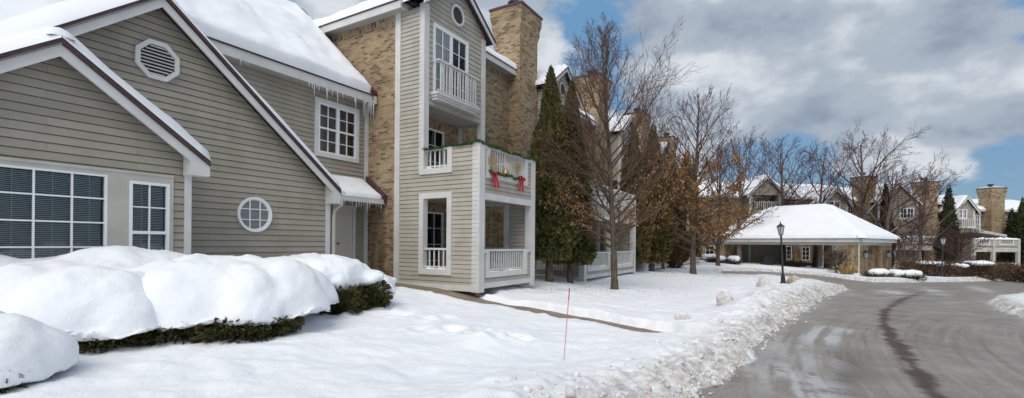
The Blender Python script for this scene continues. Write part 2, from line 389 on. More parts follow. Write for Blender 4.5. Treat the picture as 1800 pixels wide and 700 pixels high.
def sheet(name, mt, X, Y, Z, attrs=None, uv=None, mask=None, kind='structure'):
    ny, nx = X.shape
    W = np.empty((ny*nx, 3)); W[:, 0] = (CR.x*X+CF.x*Y).ravel(); W[:, 1] = (CR.y*X+CF.y*Y).ravel(); W[:, 2] = Z.ravel()
    i = np.arange(ny*nx).reshape(ny, nx); q = np.stack([i[:-1, :-1], i[:-1, 1:], i[1:, 1:], i[1:, :-1]], -1).reshape(-1, 4)
    if mask is not None:
        mk = mask.ravel(); q = q[mk[q].any(1)]
        used = np.zeros(len(W), bool); used[q.ravel()] = True; remap = np.cumsum(used)-1; q = remap[q]; W = W[used]
    else: used = slice(None)
    me = bpy.data.meshes.new(name); me.vertices.add(len(W)); me.vertices.foreach_set('co', W.ravel())
    me.loops.add(q.size); me.loops.foreach_set('vertex_index', q.ravel().astype(np.int32))
    me.polygons.add(len(q)); me.polygons.foreach_set('loop_start', np.arange(0, q.size, 4, dtype=np.int32))
    me.polygons.foreach_set('use_smooth', np.ones(len(q), bool)); me.materials.append(mt); me.update(calc_edges=True)
    for k, a in (attrs or {}).items():
        at = me.attributes.new(k, 'FLOAT', 'POINT'); at.data.foreach_set('value', a.ravel()[used].astype(np.float32))
    if uv is not None:
        ul = me.uv_layers.new(name='uv'); U = np.stack([uv[0].ravel()[used], uv[1].ravel()[used]], -1)[q.ravel()]; ul.data.foreach_set('uv', U.ravel())
    o = bpy.data.objects.new(name, me); COL.objects.link(o); o['kind'] = kind; return o
# snow-covered ground
xs = axis(-45, 130, -7.5, 8.5, .042, 1.035); ys = axis(-25, 200, 4.0, 13.0, .036, 1.022)
GX, GY = np.meshgrid(xs, ys)
def snow_height(GX, GY):
    bz = base_z(GX, GY)
    ins = inside(GX, GY, road_poly); d = seg_dist(GX, GY, road_poly); d = np.where(ins, -d, d)
    wob = .55*vnoise(GX, GY, .55, 3, 3)+.22*vnoise(GX, GY, 2.4, 4, 3)
    far = smooth(14, 26, GY); d2 = d+wob*(1-.3*far)
    sd_ = seg_dist(GX, GY, SWK, False); sd_ = np.minimum(sd_, seg_dist(GX, GY, PORCH, False)+.12)
    h = .13*smooth(-.08, .25, d2)
    soft = .12*vnoise(GX, GY, .35, 5, 2)+.10*vnoise(GX, GY, 1.1, 6, 3)+.055*vnoise(GX, GY, 3.0, 7, 2)+.016*vnoise(GX, GY, 9, 71, 2)
    h += soft*smooth(0, .8, d2)
    prof = np.exp(-((d2-.85)/.6)**2)
    amp = .10+.15*smooth(9, 15, GY)*(1-smooth(22, 28, GY))+.12*smooth(-.1, .3, vnoise(GX, GY, .3, 9, 2))
    amp = np.where(GX > 15, .22, amp)
    amp = amp*(1-.62*smooth(20, 28, GY))
    clod = np.abs(vnoise(GX, GY, 4.2, 10, 4, .62)); clod2 = np.maximum(0, vnoise(GX, GY, 8.5, 11, 3, .6))
    near = np.exp(-(np.maximum(d2-.15, 0)/.62)**2)*smooth(-.15, .15, d2)
    h += prof*amp*(1+1.2*vnoise(GX, GY, 1.1, 12, 3))
    h += near*(.24*clod+.10*clod2+.22*np.abs(vnoise(GX, GY, 1.9, 31, 3, .5)))*(1+.4*smooth(8, 14, GY))*(1-.6*smooth(20, 28, GY))
    # ploughed heap beside the entrance drive
    for (cx, cy, rr, a) in [(8.7, 17.6, 1.3, .26), (7.6, 15.4, 1.0, .18), (9.9, 20.0, 1.3, .14)]:
        h += a*np.exp(-((GX-cx)**2+(GY-cy)**2)/rr**2)*(1+1.6*vnoise(GX, GY, 1.4, 13, 4, .6))*smooth(0, .6, d2)
    # small mound left by the path, footprints
    for (px, py, rr, a) in [(848, 606, .42, .16), (1150, 560, .3, .05), (700, 560, .6, .05)]:
        cx, cy = on_ground(px, py, .1); h += a*np.exp(-((GX-cx)**2+(GY-cy)**2)/rr**2)
    rs = np.random.RandomState(5)
    for k in range(26):
        t = k/25; cx, cy = on_ground(560+330*t+rs.rand()*40, 520+70*t+rs.rand()*30, .1)
        r2 = ((GX-cx)**2+(GY-cy)**2); h -= .045*np.exp(-r2/.13**2); h += .02*np.exp(-((np.sqrt(r2)-.24)/.08)**2)
    trench = smooth(.62, .80, sd_+.25*vnoise(GX, GY, 2.2, 15, 3)); h = h*trench - .06*(1-trench)
    lumps = .6*np.exp(-((sd_-.95)/.25)**2)*.06*np.abs(vnoise(GX, GY, 3, 16, 3))*2; h += lumps*smooth(.5, 1, d2)
    h = np.where(d2 < -.08, -.12, h); dirt = np.exp(-(np.maximum(d2-.1, 0)/.42)**2)*.95+.35*np.exp(-((d2-1.0)/.8)**2)*smooth(10, 16, GY)
    dirt += .5*np.exp(-((sd_-.5)/.10)**2)
    return bz+h, np.clip(dirt, 0, 1)*(d2 > -.6), d2
GZ, dirt, dd = snow_height(GX, GY)
keep = dd > -.7
sheet('snow_ground', M['snow_ground'], GX, GY, GZ, {'dirt': dirt}, mask=keep)
def ground_top(X, Y):
    z, _, _ = snow_height(np.array([[float(X)]]), np.array([[float(Y)]])); return float(z[0, 0])
# bare earth sheet far below the snow out to the horizon
bx = np.linspace(-500, 900, 60); by = np.linspace(-120, 1500, 60); BX, BY = np.meshgrid(bx, by)
sheet('terrain', M['snow'], BX, BY, base_z(BX, np.minimum(BY, 60))-.35)
# concrete walk
def strip_sheet(name, mt, line, halfw, dz, n=80):
    seg = np.hypot(*(np.diff(line, axis=0).T)); s = np.concatenate([[0], np.cumsum(seg)]); t = np.linspace(0, s[-1], n)
    px = np.interp(t, s, line[:, 0]); py = np.interp(t, s, line[:, 1]); dx = np.gradient(px); dy = np.gradient(py); l = np.hypot(dx, dy); nx_, ny_ = -dy/l, dx/l
    k = np.linspace(-halfw, halfw, 7); X = px[None]+nx_[None]*k[:, None]; Y = py[None]+ny_[None]*k[:, None]
    return sheet(name, mt, X, Y, base_z(X, Y)+dz)
strip_sheet('sidewalk', M['concrete'], SWK, .95, -.03)
strip_sheet('porch_slab', M['concrete'], PORCH, .5, -.026, 20)
# road
rx = axis(-4, 130, 1.5, 15, .06, 1.04); ry = axis(-6, 90, 4.0, 14, .05, 1.03); RX, RY = np.meshgrid(rx, ry)
ins = inside(RX, RY, road_poly); rd = seg_dist(RX, RY, road_poly); rmask = ins | (rd < 1.4)
left_line = np.vstack([[[1.2, -3]], RA[:7]]); ldist = seg_dist(RX, RY, np.vstack([left_line, [[30, 44]]]), False)
CR_PX = [(1700, 780), (1655, 712), (1622, 665), (1590, 622), (1566, 590), (1553, 566), (1556, 545), (1585, 527), (1618, 516), (1640, 512)]
crack = pl(CR_PX); cdist = seg_dist(RX, RY, crack, False)+.34*vnoise(RX, RY, 3.2, 20, 4, .65)
wet = np.exp(-(np.maximum(cdist, 0)/.13)**4)*smooth(-.42, .1, vnoise(RX, RY, 2.0, 21, 3)+.2)
def blob(px, py, sx, sy):
    cx, cy = on_ground(px, py); th = math.atan2(.79, .61); ux, uy = math.cos(th), math.sin(th)
    a = (RX-cx)*ux+(RY-cy)*uy; b = -(RX-cx)*uy+(RY-cy)*ux; return np.exp(-(a/sx)**2-(b/sy)**2)
def along(PX, PY, poly):
    best = np.full(PX.shape, 1e9); out = np.zeros(PX.shape); s0 = 0
    for (ax, ay), (bx, by) in zip(poly, poly[1:]):
        dx, dy = bx-ax, by-ay; l = math.hypot(dx, dy); t = np.clip(((PX-ax)*dx+(PY-ay)*dy)/l**2, 0, 1); d = np.hypot(PX-ax-t*dx, PY-ay-t*dy)
        k = d < best; best = np.where(k, d, best); out = np.where(k, s0+t*l, out); s0 += l
    return out
# tyre-track coordinates: across = distance from a guide arc sweeping round the bend, along = arc angle
GC = np.array([31.0, -8.0]); rad = np.hypot(RX-GC[0], RY-GC[1]); theta = np.arctan2(RY-GC[1], GC[0]-RX)
st1 = vnoise(rad*5+50, theta*9.0+50, 1.0, 41, 4, .6); st2 = vnoise(rad*14+50, theta*16+50, 1.0, 42, 3, .6)
ice = blob(1440, 590, 1.6, .38)*1.0+blob(1385, 655, 1.3, .35)*.75+blob(1380, 610, .8, .25)*.5+blob(1420, 690, .8, .3)*.5+blob(1500, 583, .8, .3)*.35
ice += blob(1570, 515, 2.4, .7)*1.1+blob(1640, 512, 3.4, .6)*1.0+blob(1720, 507, 4, .5)*.9+blob(1500, 517, 1.2, .3)*.4+.45*np.exp(-((rd)/.45)**2)+blob(1690, 535, 2.5, .8)*.35
ice += .5*np.exp(-((ldist-1.1)/.35)**2)*smooth(-.1, .2, vnoise(RX, RY, .8, 25, 2))*smooth(20, 10, RY)
ice = ice*smooth(-.14, .10, st1+.55*st2+.02)*smooth(-.3, .05, vnoise(RX, RY, 5, 22, 4, .65)+.05)
brown = .55*(blob(1440, 650, 2.0, .35)+blob(1500, 640, 1.6, .3)*.8+blob(1650, 600, 2.5, .3)*.5+blob(1700, 590, 2.2, .3)*.5+blob(1420, 690, 1.5, .5)*.7)*smooth(-.1, .12, st1+.4*st2)
RZ = base_z(RX, RY)-.002+.02*vnoise(RX, RY, .5, 23, 2)+.008*vnoise(RX, RY, 5, 24, 3)+.02*np.clip(ice, 0, 1)*.6-.02*np.clip(1-rd/3, 0, 1)*0

mr = mat('wet_asphalt', (.12, .11, .1), .5, .35); t = MT(mr); g = t.geo(); uvn = t.coord('UV')
mpu = t.n('ShaderNodeMapping'); mpu.inputs['Scale'].default_value = (5.5, .17, 1); t.l(uvn, mpu.inputs[0])
s1 = t.noise(mpu.outputs[0], 1.3, 4, .55); s2 = t.noise(g, 1.1, 6, .65); s3 = t.noise(g, 26, 3, .6)
c = t.ramp(s2, [(.3, (.175, .142, .118)), (.5, (.25, .215, .187)), (.7, (.33, .295, .265))])
c = t.mix(t.ramp(s1, [(.52, 0.0), (.66, .38)]), c, (.38, .355, .335)); c = t.mix(t.ramp(s1, [(.31, .55), (.43, 0.0)]), c, (.12, .093, .073))
c = t.mix(t.ramp(s3, [(.3, .45), (.5, 0.0)]), c, (.08, .065, .055)); s4 = t.noise(g, 90, 2, .6); c = t.mix(t.ramp(s4, [(.56, 0.0), (.68, .35)]), c, (.42, .40, .38))
aw = t.n('ShaderNodeAttribute'); aw.attribute_name = 'wet'; ai = t.n('ShaderNodeAttribute'); ai.attribute_name = 'ice'
ab = t.n('ShaderNodeAttribute'); ab.attribute_name = 'brown'; c = t.mix(ab.outputs['Fac'], c, (.085, .058, .04)); c = t.mix(aw.outputs['Fac'], c, (.065, .04, .026)); c = t.mix(t.ramp(ai.outputs['Fac'], [(.08, 0.0), (.85, .62)]), c, (.60, .61, .63)); t.col(c)
rr = t.ramp(s2, [(.35, .30), (.65, .60)]); t.l(t.mix(aw.outputs['Fac'], rr, (.55, .55, .55)), t.b.inputs['Roughness'])
t.bump(t.noise(g, 45, 4, .7), .35, .01)
sheet('road', mr, RX, RY, RZ, {'wet': wet, 'brown': np.clip(brown, 0, 1), 'ice': np.clip(ice, 0, 1)}, uv=(rad, theta*30), mask=rmask)
# lumps of ploughed snow along the road edge
def lump(r, seed, sq=.75):
    import bmesh
    bm = bmesh.new(); bmesh.ops.create_icosphere(bm, subdivisions=3, radius=1)
    for v in bm.verts:
        n = v.co.normalized(); k = 1+.42*noise.noise(n*1.4+Vector((seed, 0, 0)))+.16*noise.noise(n*4+Vector((0, seed, 0)))+.06*noise.noise(n*11+Vector((0, seed, 4)))
        v.co = Vector((n.x, n.y*.85, n.z*sq))*k*r
    me = bpy.data.meshes.new('snow_chunk'); bm.to_mesh(me); bm.free(); me.polygons.foreach_set('use_smooth', [True]*len(me.polygons)); return me
M['dirtysnow'] = varied('grey_ploughed_snow', (.50, .47, .43), (.80, .80, .80), 6, .8, .2, .6)
M['sandsnow'] = varied('sandy_snow_lump', (.36, .27, .18), (.62, .55, .45), 5, .9, .2, .6)
def chunk(px, py, r, seed, label, mt, sz=1.0):
    X, Y = on_ground(px, py, .12); me = lump(r, seed, .75*sz); me.materials.append(mt)
    o = bpy.data.objects.new('snow_chunk', me); COL.objects.link(o); o.location = cw(X, Y, ground_top(X, Y)+r*.3*sz); o.rotation_euler = (.2*seed, .3, seed*1.3)
    tag(o, label, 'snow chunk')
chunk(1276, 540, .26, 3.1, 'tall pointed grey lump of ploughed snow standing alone on the lawn edge', M['dirtysnow'], 1.5)
chunk(1397, 500, .45, 5.3, 'sandy brown lump of snow on the bank just right of the lamp post foot', M['sandsnow'], .8)
chunk(1350, 518, .24, 6.1, 'small round clod of snow low on the road side of the snow bank', M['dirtysnow'])
chunk(1343, 505, .42, 7.7, 'large grey boulder of ploughed snow on top of the bank left of the lamp post', M['dirtysnow'], .8)
chunk(1200, 566, .16, 8.7, 'flat snow clod on the lawn above the end of the cleared path', M['dirtysnow'], .6)
chunk(1315, 636, .10, 9.9, 'small white clod fallen onto the wet asphalt edge nearest the camera', M['dirtysnow'])
# crumbs
def crumbs():
    m = MB(); rs = random.Random(3); sph = lump(1, 2.2); base = [v.co.copy() for v in sph.vertices]
    import bmesh
    bm = bmesh.new(); bmesh.ops.create_icosphere(bm, subdivisions=1, radius=1); vs = [v.co.copy() for v in bm.verts]; fs = [[v.index for v in f.verts] for f in bm.faces]; bm.free()
    pts = np.vstack([RA[:7]]); seg = np.hypot(*np.diff(pts, axis=0).T); s = np.concatenate([[0], np.cumsum(seg)])
    for k in range(2800):
        t_ = s[-1]*rs.random()**1.5; X = np.interp(t_, s, pts[:, 0]); Y = np.interp(t_, s, pts[:, 1]); i = min(len(seg)-1, int(np.searchsorted(s, t_)-1)); i = max(i, 0)
        d = (pts[i+1]-pts[i])/seg[i]; off = rs.gauss(.02, .14)+.8*rs.random()**5; X -= d[1]*off; Y += d[0]*off
        X, Y = float(X), float(Y); r = (.005+.028*rs.random()**4*(1 if Y < 12 else 1.6)) if k % 45 else .025+.035*rs.random(); j = len(m.v)
        P.append((X, Y, r))
        for v in vs:
            q = v*r*(1+.9*noise.noise(v*1.6+Vector((k, 0, 0)))); m.v.append([q.x, q.y, q.z*.8, X, Y])
        for f in fs: m.f.append(tuple(j+a for a in f)); m.uv.append([(0, 0)]*len(f))
    XY = np.array([(p[0], p[1]) for p in P]); Z = snow_height(XY[:, 0][None], XY[:, 1][None])[0][0]
    rz = base_z(XY[:, 0], XY[:, 1]); Z = np.maximum(Z, rz); n = len(vs)
    for i, v in enumerate(m.v):
        p = cw(v[3], v[4], Z[i//n]+P[i//n][2]*.3); m.v[i] = (p.x+v[0], p.y+v[1], p.z+v[2])
    return m
P = []
tag(crumbs().build('snow_crumbs', M['dirtysnow'], smooth_=True), 'crumbled snow scattered along the road edge', 'snow crumbs', kind='stuff')
# ================================================================ BUILDING PARTS
def window(par, F, a0, a1, c0, c1, b=0.0, cols=2, rows=2, sashes=1, halves=1, casing=.09, fill='dark', cm='trim', depth=.12, fw=.045, name='window', blinds=False, mw=.018, label=None, noback=False):
    m = MB()
    if casing:
        k = casing
        F.box(m, a0-k, a0, b-.02, b+.035, c0-k, c1+k); F.box(m, a1, a1+k, b-.02, b+.035, c0-k, c1+k)
        F.box(m, a0, a1, b-.02, b+.033, c1, c1+k); F.box(m, a0, a1, b-.02, b+.045, c0-k, c0)
    w_ = m.build(name, M[cm], par, label=label)
    s = MB(); hw = (a1-a0)/halves
    for h in range(halves):
        x0 = a0+h*hw; x1 = x0+hw
        for (p, q, r, t_) in ((x0, x0+fw, c0, c1), (x1-fw, x1, c0, c1)): F.box(s, p, q, b-.05, b+.028, r, t_)
        for r in (c0, c1-fw): F.box(s, x0+fw, x1-fw, b-.05, b+.026, r, r+fw)
        ys_ = [c0, c1]
        if sashes == 2: cm_ = (c0+c1)/2; F.box(s, x0+fw, x1-fw, b-.05, b+.03, cm_-.025, cm_+.025); ys_ = [c0, cm_, c1]
        for y0, y1 in zip(ys_, ys_[1:]):
            for i in range(1, cols): xx = x0+(x1-x0)*i/cols; F.box(s, xx-mw/2, xx+mw/2, b-.018, b+.012, y0+.02, y1-.02)
            for i in range(1, rows): yy = y0+(y1-y0)*i/rows; F.box(s, x0+.02, x1-.02, b-.016, b+.010, yy-mw/2, yy+mw/2)
    s.build('sash', M['vinyl'], w_)
    g_ = MB(); g_.quad(F.p(a0+.01, b-.02, c0+.01), F.p(a1-.01, b-.02, c0+.01), F.p(a1-.01, b-.02, c1-.01), F.p(a0+.01, b-.02, c1-.01)); g_.build('pane', M['glass'], w_)
    if not noback:
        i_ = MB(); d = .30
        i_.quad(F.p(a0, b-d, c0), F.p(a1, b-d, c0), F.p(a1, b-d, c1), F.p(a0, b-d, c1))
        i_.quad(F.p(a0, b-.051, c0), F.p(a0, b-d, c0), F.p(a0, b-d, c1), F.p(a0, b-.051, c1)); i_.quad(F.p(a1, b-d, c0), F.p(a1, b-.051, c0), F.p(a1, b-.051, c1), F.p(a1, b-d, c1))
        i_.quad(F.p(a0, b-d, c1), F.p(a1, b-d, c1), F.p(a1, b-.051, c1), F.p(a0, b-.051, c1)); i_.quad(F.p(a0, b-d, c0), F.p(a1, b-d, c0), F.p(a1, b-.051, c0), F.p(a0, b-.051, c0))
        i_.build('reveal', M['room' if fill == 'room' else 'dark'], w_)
    if fill in ('curtain', 'half'):
        ce = a1 if fill == 'curtain' else (a0+a1)/2
        q = MB(); n = 26
        for i in range(n):
            x0 = a0+.03+(ce-a0-.06)*i/n; x1 = a0+.03+(ce-a0-.06)*(i+1)/n; d0 = .035+.012*(i % 2); d1 = .035+.012*((i+1) % 2)
            q.quad(F.p(x0, b-d0, c0+.02), F.p(x1, b-d1, c0+.02), F.p(x1, b-d1, c1-.02), F.p(x0, b-d0, c1-.02))
        q.build('curtain', M['curtain'], w_)
    if blinds:
        q = MB(); c = c1-.06
        while c > c0+.03:
            q.quad(F.p(a0+.05, b-.075, c), F.p(a1-.05, b-.075, c), F.p(a1-.05, b-.090, c+.015), F.p(a0+.05, b-.090, c+.015)); c -= .027
        x = a0+.2
        while x < a1: F.box(q, x, x+.006, b-.074, b-.070, c0+.02, c1-.02); x += .42
        q.build('blind', M['blind'], w_)
    return w_
def hole_box(m, F, h, b0, b1):               # reveals round an opening
    a0, a1, c0, c1 = h; P = F.p
    m.quad(P(a0, b0, c0), P(a0, b1, c0), P(a0, b1, c1), P(a0, b0, c1)); m.quad(P(a1, b0, c0), P(a1, b1, c0), P(a1, b1, c1), P(a1, b0, c1))
    m.quad(P(a0, b0, c0), P(a1, b0, c0), P(a1, b1, c0), P(a0, b1, c0)); m.quad(P(a0, b0, c1), P(a1, b0, c1), P(a1, b1, c1), P(a0, b1, c1))
def frame_trim(m, F, h, k, b, top=True, th=.04, th_in=.16):
    a0, a1, c0, c1 = h
    F.box(m, a0-k, a0, b-th_in, b+th, c0-k, c1+(k if top else 0)); F.box(m, a1, a1+k, b-th_in, b+th, c0-k, c1+(k if top else 0))
    F.box(m, a0, a1, b-th_in, b+th-.003, c0-k, c0)
    if top: F.box(m, a0, a1, b-th_in, b+th-.003, c1, c1+k)
def railing(par, F, a0, a1, c0, c1, b, step=.115, mt='trim', snow=True, t=.035):
    m = MB(); F.box(m, a0, a1, b-.045, b+.045, c1-.055, c1); F.box(m, a0, a1, b-.02, b+.02, c0+.04, c0+.08)
    n = max(1, int((a1-a0)/step))
    for i in range(1, n): x = a0+(a1-a0)*i/n; F.box(m, x-t/2, x+t/2, b-t/2, b+t/2, c0, c1-.055)
    r = m.build('railing', M[mt], par)
    if snow:
        s = MB(); snow_bead(s, F.p(a0, b, c0-.02), F.p(a1, b, c0-.02), .075, .045, rnd.random()*9); s.build('sill_snow', M['snow_roof'], r, True)
    return r
def snow_bead(m, p0, p1, w_, h, seed, n=None, amp=1.0):        # a rounded line of snow lying on a narrow edge
    L_ = (p1-p0).length; n = n or max(4, int(L_/.06)); d = (p1-p0).normalized(); x = d.cross(Vector((0, 0, 1))).normalized(); K = 6; base = len(m.v)
    for i in range(n+1):
        t_ = i/n; e = min(1, min(t_, 1-t_)*n/1.5+.15); hh = h*e*(1+amp*.9*noise.noise(Vector((t_*L_*3.5, seed, 0)))+amp*.35*noise.noise(Vector((t_*L_*13, seed, 3)))); hh = max(hh, .004); c = p0+(p1-p0)*t_
        for j in range(K+1):
            an = math.pi*j/K; m.v.append(tuple(c+x*math.cos(an)*w_*(.85+.15*e)+Vector((0, 0, math.sin(an)*hh))))
    for i in range(n):
        for j in range(K):
            a = base+i*(K+1)+j; m.f.append((a, a+1, a+K+2, a+K+1)); m.uv.append([(0, 0)]*4)
def snow_slab(m, A, B, C, D, thick, seed=0, over=.04, res=.12, edge=.16, wav=.25, minb=-.02):
    """A-B eave line, D-C upper line; snow of given thickness on the plane."""
    nrm = (B-A).cross(D-A).normalized()
    if nrm.z < 0: nrm = -nrm
    nx = max(4, int(max((B-A).length, (C-D).length)/res)); ny = max(4, int(max((D-A).length, (C-B).length)/res)); nx, ny = min(nx, 220), min(ny, 90)
    idx = []
    for j in range(ny+1):
        row = []
        for i in range(nx+1):
            s, t_ = i/nx, j/ny; p = (A*(1-s)+B*s)*(1-t_)+(D*(1-s)+C*s)*t_
            lx = (A*(1-t_)+D*t_-(B*(1-t_)+C*t_)).length; ly = (A*(1-s)+B*s-(D*(1-s)+C*s)).length
            de = min(t_*ly, s*lx, (1-s)*lx); k = math.sqrt(max(0, 1-(1-min(1, de/edge))**2))
            nn = noise.noise(p*.7+Vector((seed, 0, 0)))+.4*noise.noise(p*2.3+Vector((seed, 5, 0)))+.16*noise.noise(p*8+Vector((seed, 5, 2)))
            h = thick*k*(1+wav*nn); dirn = (A-D).normalized()
            q = p+nrm*max(h, minb if k == 0 else .006)
            if t_*ly < .3: q = q+dirn*over*(1+nn)*(1-t_*ly/.3)*k
            row.append(len(m.v)); m.v.append(tuple(q))
        idx.append(row)
    for j in range(ny):
        for i in range(nx):
            m.f.append((idx[j][i], idx[j][i+1], idx[j+1][i+1], idx[j+1][i])); m.uv.append([(0, 0)]*4)
def icicle(par, p, ln, r, seed):
    m = MB(); rs = random.Random(seed); n = 6; pts = []; rad = []
    for i in range(n+1):
        t_ = i/n; pts.append(Vector(p)+Vector((rs.uniform(-1, 1)*.006*t_, rs.uniform(-1, 1)*.006*t_, -ln*t_))); rad.append(max(r*(1-t_)**.8*(1+.2*rs.uniform(-1, 1)), .0015))
    m.tube(pts, rad, 5); return m.build('icicle', M['icicle'], par, True)
def vent(par, F, ca, cc, r, b, k=8, slats=9, name='gable_vent'):
    m = MB(); P = lambda rr, i, bb: F.p(ca+rr*math.cos(math.pi/k*(2*i+1)), bb, cc+rr*math.sin(math.pi/k*(2*i+1)))
    for i in range(k):
        j = i+1; m.quad(P(r, i, b+.05), P(r, j, b+.05), P(r*.78, j, b+.05), P(r*.78, i, b+.05)); m.quad(P(r, i, b), P(r, j, b), P(r, j, b+.05), P(r, i, b+.05)); m.quad(P(r*.78, i, b), P(r*.78, j, b), P(r*.78, j, b+.05), P(r*.78, i, b+.05))
    o = m.build(name, M['trim'], par); q = MB(); ri = r*.79*math.cos(math.pi/k)
    q2 = MB(); q2.quad(*[P(r*.8, i, b+.004) for i in range(k)]); q2.build('backing', M['dark'], o)
    for i in range(slats):
        y0 = -ri+2*ri*(i+.15)/slats; y1 = y0+2*ri/slats*.62; ym = max(abs(y0), abs(y1)); R = r*.79
        hw = ri if ym < R*math.sin(math.pi/k) else ri-(ym-R*math.sin(math.pi/k)) if k == 8 else math.sqrt(max(R*R-ym*ym, 0))
        if k != 8: hw = math.sqrt(max(R*R-ym*ym, 0))
        q.quad(F.p(ca-hw, b+.045, cc+y0), F.p(ca+hw, b+.045, cc+y0), F.p(ca+hw, b+.012, cc+y1), F.p(ca-hw, b+.012, cc+y1))
    q.build('louvre', M['trim'], o); return o
def rake_trim(par, F, apex, ends, b, w_=.2, mar=.05, th=.04, tm='trim', name='rake_board'):
    """white rake boards with a maroon drip edge; apex (a, c) is the underside-top point of the maroon edge"""
    for (ea, ec) in ends:
        d = Vector((ea-apex[0], ec-apex[1])).normalized()
        m = MB(); F.slab(m, [(apex[0], apex[1]-mar), (ea, ec-mar), (ea, ec-mar-w_), (apex[0], apex[1]-mar-w_*1.0)], b-th, b); o = m.build(name, M[tm], par)
        q = MB(); F.slab(q, [(apex[0], apex[1]), (ea, ec), (ea, ec-mar), (apex[0], apex[1]-mar)], b-.3, b+.025); q.build('drip_edge', M['maroon'], o)
def gable_roof(par, apex, ends, F, b_front, b_back, thick, seed, snow=(True, True), over=.03, under='shingle', edge=.07):
    for k, (ea, ec) in enumerate(ends):
        m = MB(); A = F.p(ea, b_front, ec+.004); B = F.p(ea, b_back, ec+.004); C = F.p(apex[0], b_back, apex[1]+.004); D = F.p(apex[0], b_front, apex[1]+.004)
        m.quad(A, B, C, D); m.quad(*[q-Vector((0, 0, .09)) for q in (A, B, C, D)]); m.build('roof', M[under], par)
        if snow[k]:
            s = MB(); snow_slab(s, A, B, C, D, thick, seed+k, over, edge=edge, wav=.3)
            if k == 1: snow_bead(s, F.p(apex[0], b_front-.02, apex[1]+.0), F.p(apex[0], b_back, apex[1]+.0), thick*.95, thick*1.0, seed, 24, .2)
            s.build('roof_snow', M['snow_roof'], par, True)
def beam(par, F, a0, a1, b0, b1, c0, c1, name='post', mt='trim', label=None):
    m = MB(); F.box(m, a0, a1, b0, b1, c0, c1); return m.build(name, M[mt], par, label=label)
def chimney(par, F, a0, a1, b0, b1, c0, c1, flue=True, snow=False):
    m = MB(); flare = [(0, c0), (0, c1-1.05), (.07, c1-.75), (.07, c1-.55), (.13, c1-.33), (.13, c1)]
    P = F.p
    for (k0, z0), (k1, z1) in zip(flare, flare[1:]):
        for (u0, v0, u1, v1) in ((a0, b1, a1, b1), (a0, b0, a0, b1), (a1, b1, a1, b0), (a1, b0, a0, b0)):
            def cor(u, v, k): return u+(-k if u == a0 else k), v+(k if v == b1 else -k)
            p, q, r, s = cor(u0, v0, k0), cor(u1, v1, k0), cor(u1, v1, k1), cor(u0, v0, k1); d0 = p[0]+p[1]; d1 = q[0]+q[1]
            if u0 != u1 and v0 == v1: e0, e1 = u0, u1
            else: e0, e1 = v0, v1
            m.quad(P(*p, z0), P(*q, z0), P(*r, z1), P(*s, z1), uv=[(e0, z0), (e1, z0), (e1, z1), (e0, z1)])
    o = m.build('chimney', M['brick'], par)
    q = MB(); F.box(q, a0-.17, a1+.17, b0-.17, b1+.17, c1, c1+.09); q.build('cap', M['maroon'], o)
    if flue:
        q = MB(); c = P((a0+a1)/2-.15, (b0+b1)/2, c1+.09); q.lathe(c, [(.2, 0), (.2, .3), (.3, .33), (.3, .42), (.02, .46)], 10); q.build('flue', M['iron'], o)
    if snow:
        q = MB(); snow_bead(q, P(a0-.1, (b0+b1)/2, c1+.09), P(a1+.1, (b0+b1)/2, c1+.09), (b1-b0)/2, .12, a0); q.build('cap_snow', M['snow_roof'], o, True)
    return o
# ================================================================ CLUBHOUSE (left)
X1 = (1, 0); FV = lambda v: Fr((0, v, 0), X1)               # wall facing the road at distance v
FU = lambda u, v: Fr((u, v, 0), (0, -1))                     # wall facing left, a runs towards the road
club = thing('clubhouse', (4, 10, 0), 'sided clubhouse with steep snowy gables, round window and icicles at the far left', 'house')
Fg = FV(9.9)
gap, gL, gR = (4.03, 5.93), (.15, 2.80), (7.84, 2.86)
m = MB(); rw = lambda a: gap[1]-.12-abs(a-gap[0])*(gap[1]-gR[1])/(gR[0]-gap[0])
lap_wall(m, Fg, [(.42, .25), (7.66, .25), (7.66, rw(7.66)), (gap[0], rw(gap[0])), (.42, rw(.42))], [(5.60, 6.14, 1.9, 2.42)]); 
m.build('siding_wall', M['siding'], club)
# fill between the square cut and the round window
m = MB(); rc = (5.87, 2.16); R0 = .33
for i in range(32):
    t0, t1 = math.pi*2*i/32, math.pi*2*(i+1)/32
    def sqp(t_):
        c_, s_ = math.cos(t_), math.sin(t_); k = .285/max(abs(c_), abs(s_)); return k
    P_ = lambda r, t_, b: Fg.p(rc[0]+r*math.cos(t_), b, rc[1]+r*math.sin(t_))
    m.quad(P_(.37, t0, .06), P_(.37, t1, .06), P_(R0-.01, t1, .05), P_(R0-.01, t0, .05)); m.quad(P_(.37, t0, 0), P_(.37, t1, 0), P_(.37, t1, .06), P_(.37, t0, .06))
    m.quad(P_(R0-.01, t0, .05), P_(R0-.01, t1, .05), P_(R0-.03, t1, .018), P_(R0-.03, t0, .018))
for k in (-.11, .11):
    h = math.sqrt(R0*R0-k*k)-.01; Fg.box(m, rc[0]+k-.009, rc[0]+k+.009, .02, .045, rc[1]-h, rc[1]+h); Fg.box(m, rc[0]-h, rc[0]+h, .022, .042, rc[1]+k-.009, rc[1]+k+.009)
wr = m.build('round_window', M['vinyl'], club)
m = MB(); m.quad(*[Fg.p(rc[0]+R0*math.cos(math.pi*2*i/32), .017+.004, rc[1]+R0*math.sin(math.pi*2*i/32)) for i in range(32)])
bm_ = mat('round_blind_behind', (.20, .195, .18), .25, .6); t = MT(bm_); v = t.geo((1, 1, 1)); wv = t.n('ShaderNodeTexWave'); wv.bands_direction = 'Z'; wv.inputs['Scale'].default_value = 12; t.l(v, wv.inputs[0])
